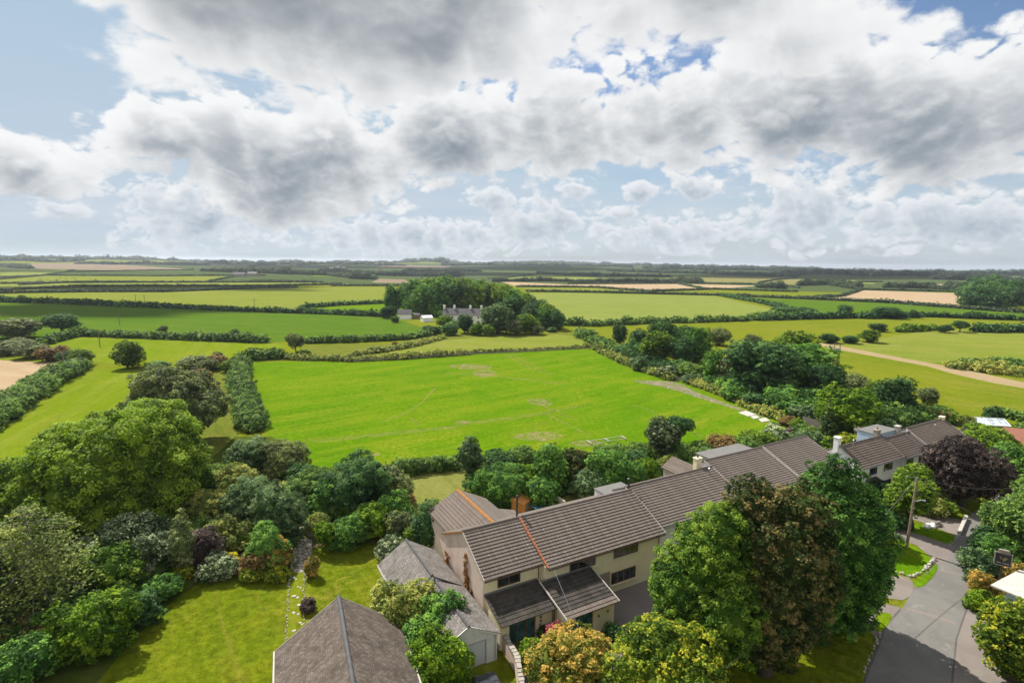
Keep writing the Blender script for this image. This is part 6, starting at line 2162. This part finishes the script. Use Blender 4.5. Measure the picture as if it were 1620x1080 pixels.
NS = [
    ((215, 905), 818, 138, 'leaf_grey', 'broad shrub with pale silvery leaf tips left of the columnar conifer'), ((180, 945), 866, 108, 'leaf_ash', 'dense dark green shrub with bright yellowish tips beside the lawn'),
    ((152, 1030), 943, 122, 'leaf_lime', 'vivid lime green maple shrub beside the lawn shadow'), ((40, 1075), 1012, 105, 'leaf_sycamore', 'green leafy shrub in the bottom left corner'), ((62, 1010), 965, 100, 'leaf_rust', 'greyish brown flowering shrub left of the lime green maple'),
    ((105, 975), 925, 90, 'leaf_bluegreen', 'blue green shrub above the brown flowering shrub'), ((255, 945), 912, 60, 'leaf_sycamore', 'small bright green shrub at the lawn edge below the silvery shrub'), ((225, 985), 935, 62, 'leaf_dark', 'dark shaded shrub at the lawn edge beside the lime maple'),
    ((345, 912), 880, 62, 'leaf_grey', 'low rounded grey green shrub at the top of the lawn'), ((366, 896), 873, 26, 'leaf_gold', 'small bright orange yellow shrub behind the grey green mound'), ((290, 912), 895, 40, 'leaf_yellow', 'small yellowish shrub under the columnar conifer'),
    ((325, 893), 833, 56, 'leaf_purple', 'dark purple leaved shrub right of the columnar conifer'), ((404, 905), 866, 54, 'leaf_rust', 'reddish brown round shrub left of the golden brown one'), ((438, 898), 848, 46, 'leaf_orange', 'tall golden brown round shrub beside the stone path'),
    ((400, 916), 897, 40, 'leaf_yellow', 'low yellow shrub in front of the reddish brown one'), ((437, 918), 898, 40, 'leaf_yellow', 'low yellowish shrub in front of the golden brown one'), ((494, 912), 878, 26, 'leaf_orange', 'small orange brown heather clump right of the stone path'),
    ((487, 967), 948, 26, 'leaf_purple', 'small dark reddish shrub on the lawn by the bungalow roof'), ((385, 868), 845, 26, 'leaf_ash', 'small upright yellow green shrub above the reddish brown one'), ((350, 868), 815, 56, 'leaf_bramble', 'olive brown shrub above the orange yellow one'),
    ((447, 862), 775, 76, 'leaf_bluegreen', 'tall dark blue green shrub standing left of the garden path'), ((405, 835), 750, 92, 'leaf_bluegreen', 'large bluish green shrub on the left garden bank'), ((375, 800), 738, 86, 'leaf_bramble', 'yellowish tangled shrub on the slope below the rough strip'),
    ((398, 757), 692, 82, 'leaf_bluegreen', 'blue green bush at the near end of the bramble hedge'), ((448, 758), 698, 76, 'leaf_hawthorn', 'grey twiggy bush at the corner of the bright field'), ((330, 838), 775, 90, 'leaf_bramble', 'broad olive shrub at the foot of the very large tree'),
    ((425, 900), 830, 60, 'leaf_sycamore', 'green shrub behind the golden brown round shrub'), ((490, 800), 748, 84, 'leaf_hedge', 'dark green bush left of the large dark thicket'), ((520, 815), 760, 70, 'leaf_sycamore', 'bright green bush in front of the large dark thicket'),
    ((563, 808), 722, 124, 'leaf_dark', 'large dark thicket at the near left corner of the bright field'), ((612, 795), 745, 76, 'leaf_hawthorn', 'brownish green bush at the right of the large dark thicket'), ((480, 775), 735, 60, 'leaf_dark', 'dark bush between the grey twiggy bush and the thicket'),
    ((500, 842), 812, 40, 'leaf_bramble', 'weedy clump above the garden path'), ((545, 826), 800, 40, 'leaf_olive', 'small weedy bush by the old stone wall'),
    ((518, 868), 822, 44, 'leaf_lime', 'bright green climbing mound, leftmost of the row above the small lawn'), ((552, 866), 815, 56, 'leaf_sycamore', 'second bright green climbing mound above the small lawn'), ((590, 850), 795, 66, 'leaf_lime', 'third and largest bright green mound above the small lawn'),
    ((622, 832), 775, 62, 'leaf_sycamore', 'leafy green mound below the end of the dark hedge'), ((640, 810), 775, 36, 'leaf_rust', 'red brown shrub at the end of the green mounds'), ((632, 855), 810, 46, 'leaf_hawthorn', 'dull brown shrub between the green mounds and the dark shrub'),
    ((682, 868), 790, 58, 'leaf_dark', 'tall dark holly like shrub against the gable of the cream house'), ((618, 888), 848, 56, 'leaf_grey', 'white flowering grey shrub beside the garage end'), ((655, 868), 830, 34, 'leaf_olive', 'olive shrub just left of the dark holly like shrub'),
    ((612, 930), 905, 30, 'leaf_bramble', 'low weeds at the foot of the white garage end wall'), ((636, 1010), 918, 108, 'leaf_bramble', 'brownish green tree like shrub between the bungalow and the garage'), ((695, 1020), 938, 92, 'leaf_sycamore', 'green shrub leaning on the garage roof'),
    ((690, 1085), 1002, 112, 'leaf_lime', 'bright green leafy shrub in front of the garage door'), ((672, 1050), 975, 70, 'leaf_sycamore', 'dark leafy shrub behind the bright green one by the garage'),
    ((838, 1050), 1012, 42, 'leaf_lime', 'yellow green shrub beside the stone topped wall'), ((878, 1022), 985, 38, 'leaf_red', 'small pinkish red acer in front of the patio doors'), ((862, 1012), 992, 26, 'leaf_dark', 'small dark potted bush beside the patio doors'),
    ((968, 1010), 985, 34, 'leaf_dark', 'small dark bush at the corner of the right porch'), ((1395, 866), 843, 32, 'leaf_gold', 'bright yellow flowering bush on the front lawn'), ((1378, 862), 835, 40, 'leaf_sycamore', 'green bush behind the yellow flowering bush'),
    ((1468, 812), 786, 52, 'leaf_bramble', 'low mixed flower bush below the terrace beside the upper drive'), ((1490, 814), 792, 40, 'leaf_olive', 'yellowish low bush beside the roadside lawn'), ((1415, 836), 810, 34, 'leaf_dark', 'dark bush at the foot of the ivy covered tree'),
    ((1400, 800), 765, 50, 'leaf_dark', 'dark bush in front of the brick porch'),
    ((1548, 925), 870, 56, 'leaf_bluegreen', 'dark green roadside bush left of the sign'), ((1556, 952), 905, 48, 'leaf_orange', 'orange leaved bush under the left side of the sign'), ((1602, 940), 888, 52, 'leaf_orange', 'large orange leaved bush right of the sign'),
    ((1545, 965), 930, 36, 'leaf_lime', 'bright green weeds at the roadside below the orange bush'), ((1590, 905), 850, 66, 'leaf_sycamore', 'green bush above the sign'), ((1560, 880), 835, 50, 'leaf_dark', 'dark brownish bush at the road above the sign'),
    ((745, 757), 694, 40, 'leaf_bluegreen', 'tall blue green bush at the right end of the dark hedge'), ((770, 790), 738, 44, 'leaf_sycamore', 'rounded hedge like bush beside the dry lawn'), ((800, 800), 748, 60, 'leaf_sycamore', 'second rounded bush beside the dry lawn'), ((830, 782), 735, 52, 'leaf_lime', 'bright shrub right of the rounded bushes'),
    ((858, 800), 758, 62, 'leaf_sycamore', 'bushy shrub above the orange shed'), ((790, 745), 712, 60, 'leaf_dark', 'dark bush behind the rounded hedge bushes'), ((825, 735), 708, 50, 'leaf_hedge', 'low hedge bush along the field behind the gardens'),
    ((1018, 765), 722, 40, 'leaf_lime', 'yellow green shrub behind the terrace roof end'), ((1000, 775), 730, 50, 'leaf_sycamore', 'green shrub left of the yellow green one'), ((965, 735), 702, 60, 'leaf_hedge', 'hedge bush below the timber frame'), ((1010, 728), 700, 50, 'leaf_hedge', 'hedge bush under the grey willow'),
    ((930, 785), 745, 70, 'leaf_bluegreen', 'blue green shrub behind the main roof'), ((1080, 715), 700, 30, 'leaf_dark', 'small dark bush by the rail fence'), ((1055, 745), 722, 36, 'leaf_bramble', 'low shrub behind the rear wing roof'),
]
for b_, t_, w_, m_, l_ in NS:
    shrub(b_, t_, w_, m_, l_)
shrub((290, 907), 818, 38, 'leaf_column', 'pale green columnar conifer between the silvery and the purple shrubs', name='columnar_conifer', cat='conifer')
big_tree((868, 778), 700, 62, 'leaf_sycamore', 'bright green round tree in the back garden hedge', .04, .28, 18)
big_tree((910, 770), 712, 60, 'leaf_copper', 'brown tinged tree in the back garden next to the bright green one', .04, .28, 18)
big_tree((960, 775), 708, 76, 'leaf_sycamore', 'green tree behind the middle of the main roof', .04, .28, 20)
big_tree((1000, 750), 712, 56, 'leaf_dark', 'dark green tree left of the grey willow', .04, .28, 16)
big_tree((1046, 724), 661, 54, 'leaf_grey', 'grey green willow like tree at the field edge', .03, .30, 20, name='willow_tree', slim=.3, tint=.3)
big_tree((1074, 706), 659, 46, 'leaf_dark', 'dark round headed tree with a bare leaning stem beside the grey willow', .35, .30, 16, lean=.2)
# roadside giants
big_tree((1120, 1075), 793, 190, 'leaf_ash', 'tall bright green tree at the left of the roadside group', .04, .24, 60, .9, .45, tint=.5, slim=.45, seed=5, taper=.25)
big_tree((1210, 1064), 757, 184, 'leaf_copper', 'tall brownish olive tree in the middle of the roadside group', .03, .25, 54, .9, .55, seed=6, tint=.46, taper=.2)
big_tree((1288, 1006), 722, 184, 'leaf_sycamore', 'tall dark green sycamore at the right of the roadside group', .04, .23, 58, .95, .5, seed=7, tint=.42, taper=.15)
big_tree((1324, 990), 836, 136, 'leaf_sycamore', 'lower dark spreading tree under the tall sycamore by the road', .06, .28, 26, 1, .3, seed=8, tint=.3)
big_tree((1050, 1150), 985, 205, 'leaf_yellow', 'yellow tipped green tree at the bottom of the picture', .05, .24, 36, .9, .3, tint=.45, seed=9)
big_tree((900, 1120), 998, 150, 'leaf_amber', 'green tree turning orange in front of the cream house', .08, .22, 30, .9, .2, rag=.3, tint=.66, seed=10)
big_tree((1437, 836), 735, 72, 'leaf_olive', 'ivy clad yellow green tree behind the telegraph pole', .18, .26, 20, 1, .5, seed=11)
big_tree((1378, 860), 795, 60, 'leaf_sycamore', 'small green tree at the right foot of the tall sycamore', .05, .28, 16, seed=12)
big_tree((1522, 800), 690, 112, 'leaf_purple', 'dark purple copper beech in front of the far houses', .04, .30, 34, .95, .4, seed=13)
big_tree((1592, 770), 700, 84, 'leaf_sycamore', 'green tree right of the purple beech', .08, .32, 22, seed=14)
big_tree((1565, 735), 676, 74, 'leaf_olive', 'yellow green tree behind the purple beech', .04, .34, 20, seed=15)
big_tree((1618, 905), 756, 90, 'leaf_hedge', 'tall green roadside tree at the right edge above the sign', .04, .26, 28, seed=16)
big_tree((1585, 862), 798, 60, 'leaf_hedge', 'greyish green roadside tree left of the one at the right edge', .04, .26, 20, seed=17)
big_tree((1600, 1075), 948, 118, 'leaf_yellow', 'yellow green maple in the bottom right corner', .05, .26, 30, .9, .3, tint=.4, seed=18)
# ------------------------------------------------------------------ unseen clouds added towards the sun to cast the field shadows, and the hazy air
def cloud_mat():
    m, k, out = new_mat('cloud_white')
    d = k.node('ShaderNodeBsdfDiffuse')
    d.inputs[0].default_value = (.9, .9, .9, 1)
    k.l.new(d.outputs[0], out.inputs[0])


cloud_mat()


def shadow_cloud(target, alt, rx, ry, seed):
    """a cumulus whose shadow falls on the ground point target"""
    p = Vector(target) + Vector(sd) * (alt / sd[2])
    r = random.Random(seed)
    bm = bmesh.new()
    for i in range(22):
        a, q = r.uniform(0, 2 * PI), math.sqrt(r.random())
        s = r.uniform(.22, .42) * (1.1 - .4 * q)
        mt = Matrix.Translation((math.cos(a) * q * rx * .75, math.sin(a) * q * ry * .75, r.uniform(0, 60))) @ Matrix.Diagonal((rx * s, ry * s, min(rx, ry) * s * .55, 1))
        bmesh.ops.create_icosphere(bm, subdivisions=2, radius=1, matrix=mt)
    for v in bm.verts:
        v.co += Vector((r.uniform(-1, 1), r.uniform(-1, 1), r.uniform(-1, 1))) * rx * .03
    me = bpy.data.meshes.new('cloud')
    bm.to_mesh(me)
    bm.free()
    me.polygons.foreach_set('use_smooth', [True] * len(me.polygons))
    me.materials.append(MATS['cloud_white'])
    o = link('cloud', me, None, p)
    o['kind'] = 'stuff'
    return o


for tx, ty, al, rx, ry, sd_ in [(-330, 360, 1500, 170, 55, 1), (-620, 520, 1700, 200, 80, 2), (-430, 640, 2000, 260, 45, 3), (200, 1600, 4200, 1300, 300, 4), (-1300, 1300, 4200, 420, 100, 5), (-500, 2700, 6500, 1700, 500, 6), (1500, 2300, 5600, 1100, 350, 7)]:
    shadow_cloud((tx, ty, 0), al, rx, ry, sd_)

m, k, out = new_mat('haze')
v = k.node('ShaderNodeVolumePrincipled')
v.inputs['Color'].default_value = (.80, .88, 1.0, 1)
v.inputs['Density'].default_value = .00007
v.inputs['Anisotropy'].default_value = .3
k.l.new(v.outputs[0], out.inputs['Volume'])
m_ = MB().box(-13500, 13500, -3600, 13500, -60, 62)
hz = m_.build('haze', 'haze')
hz['kind'] = 'stuff'
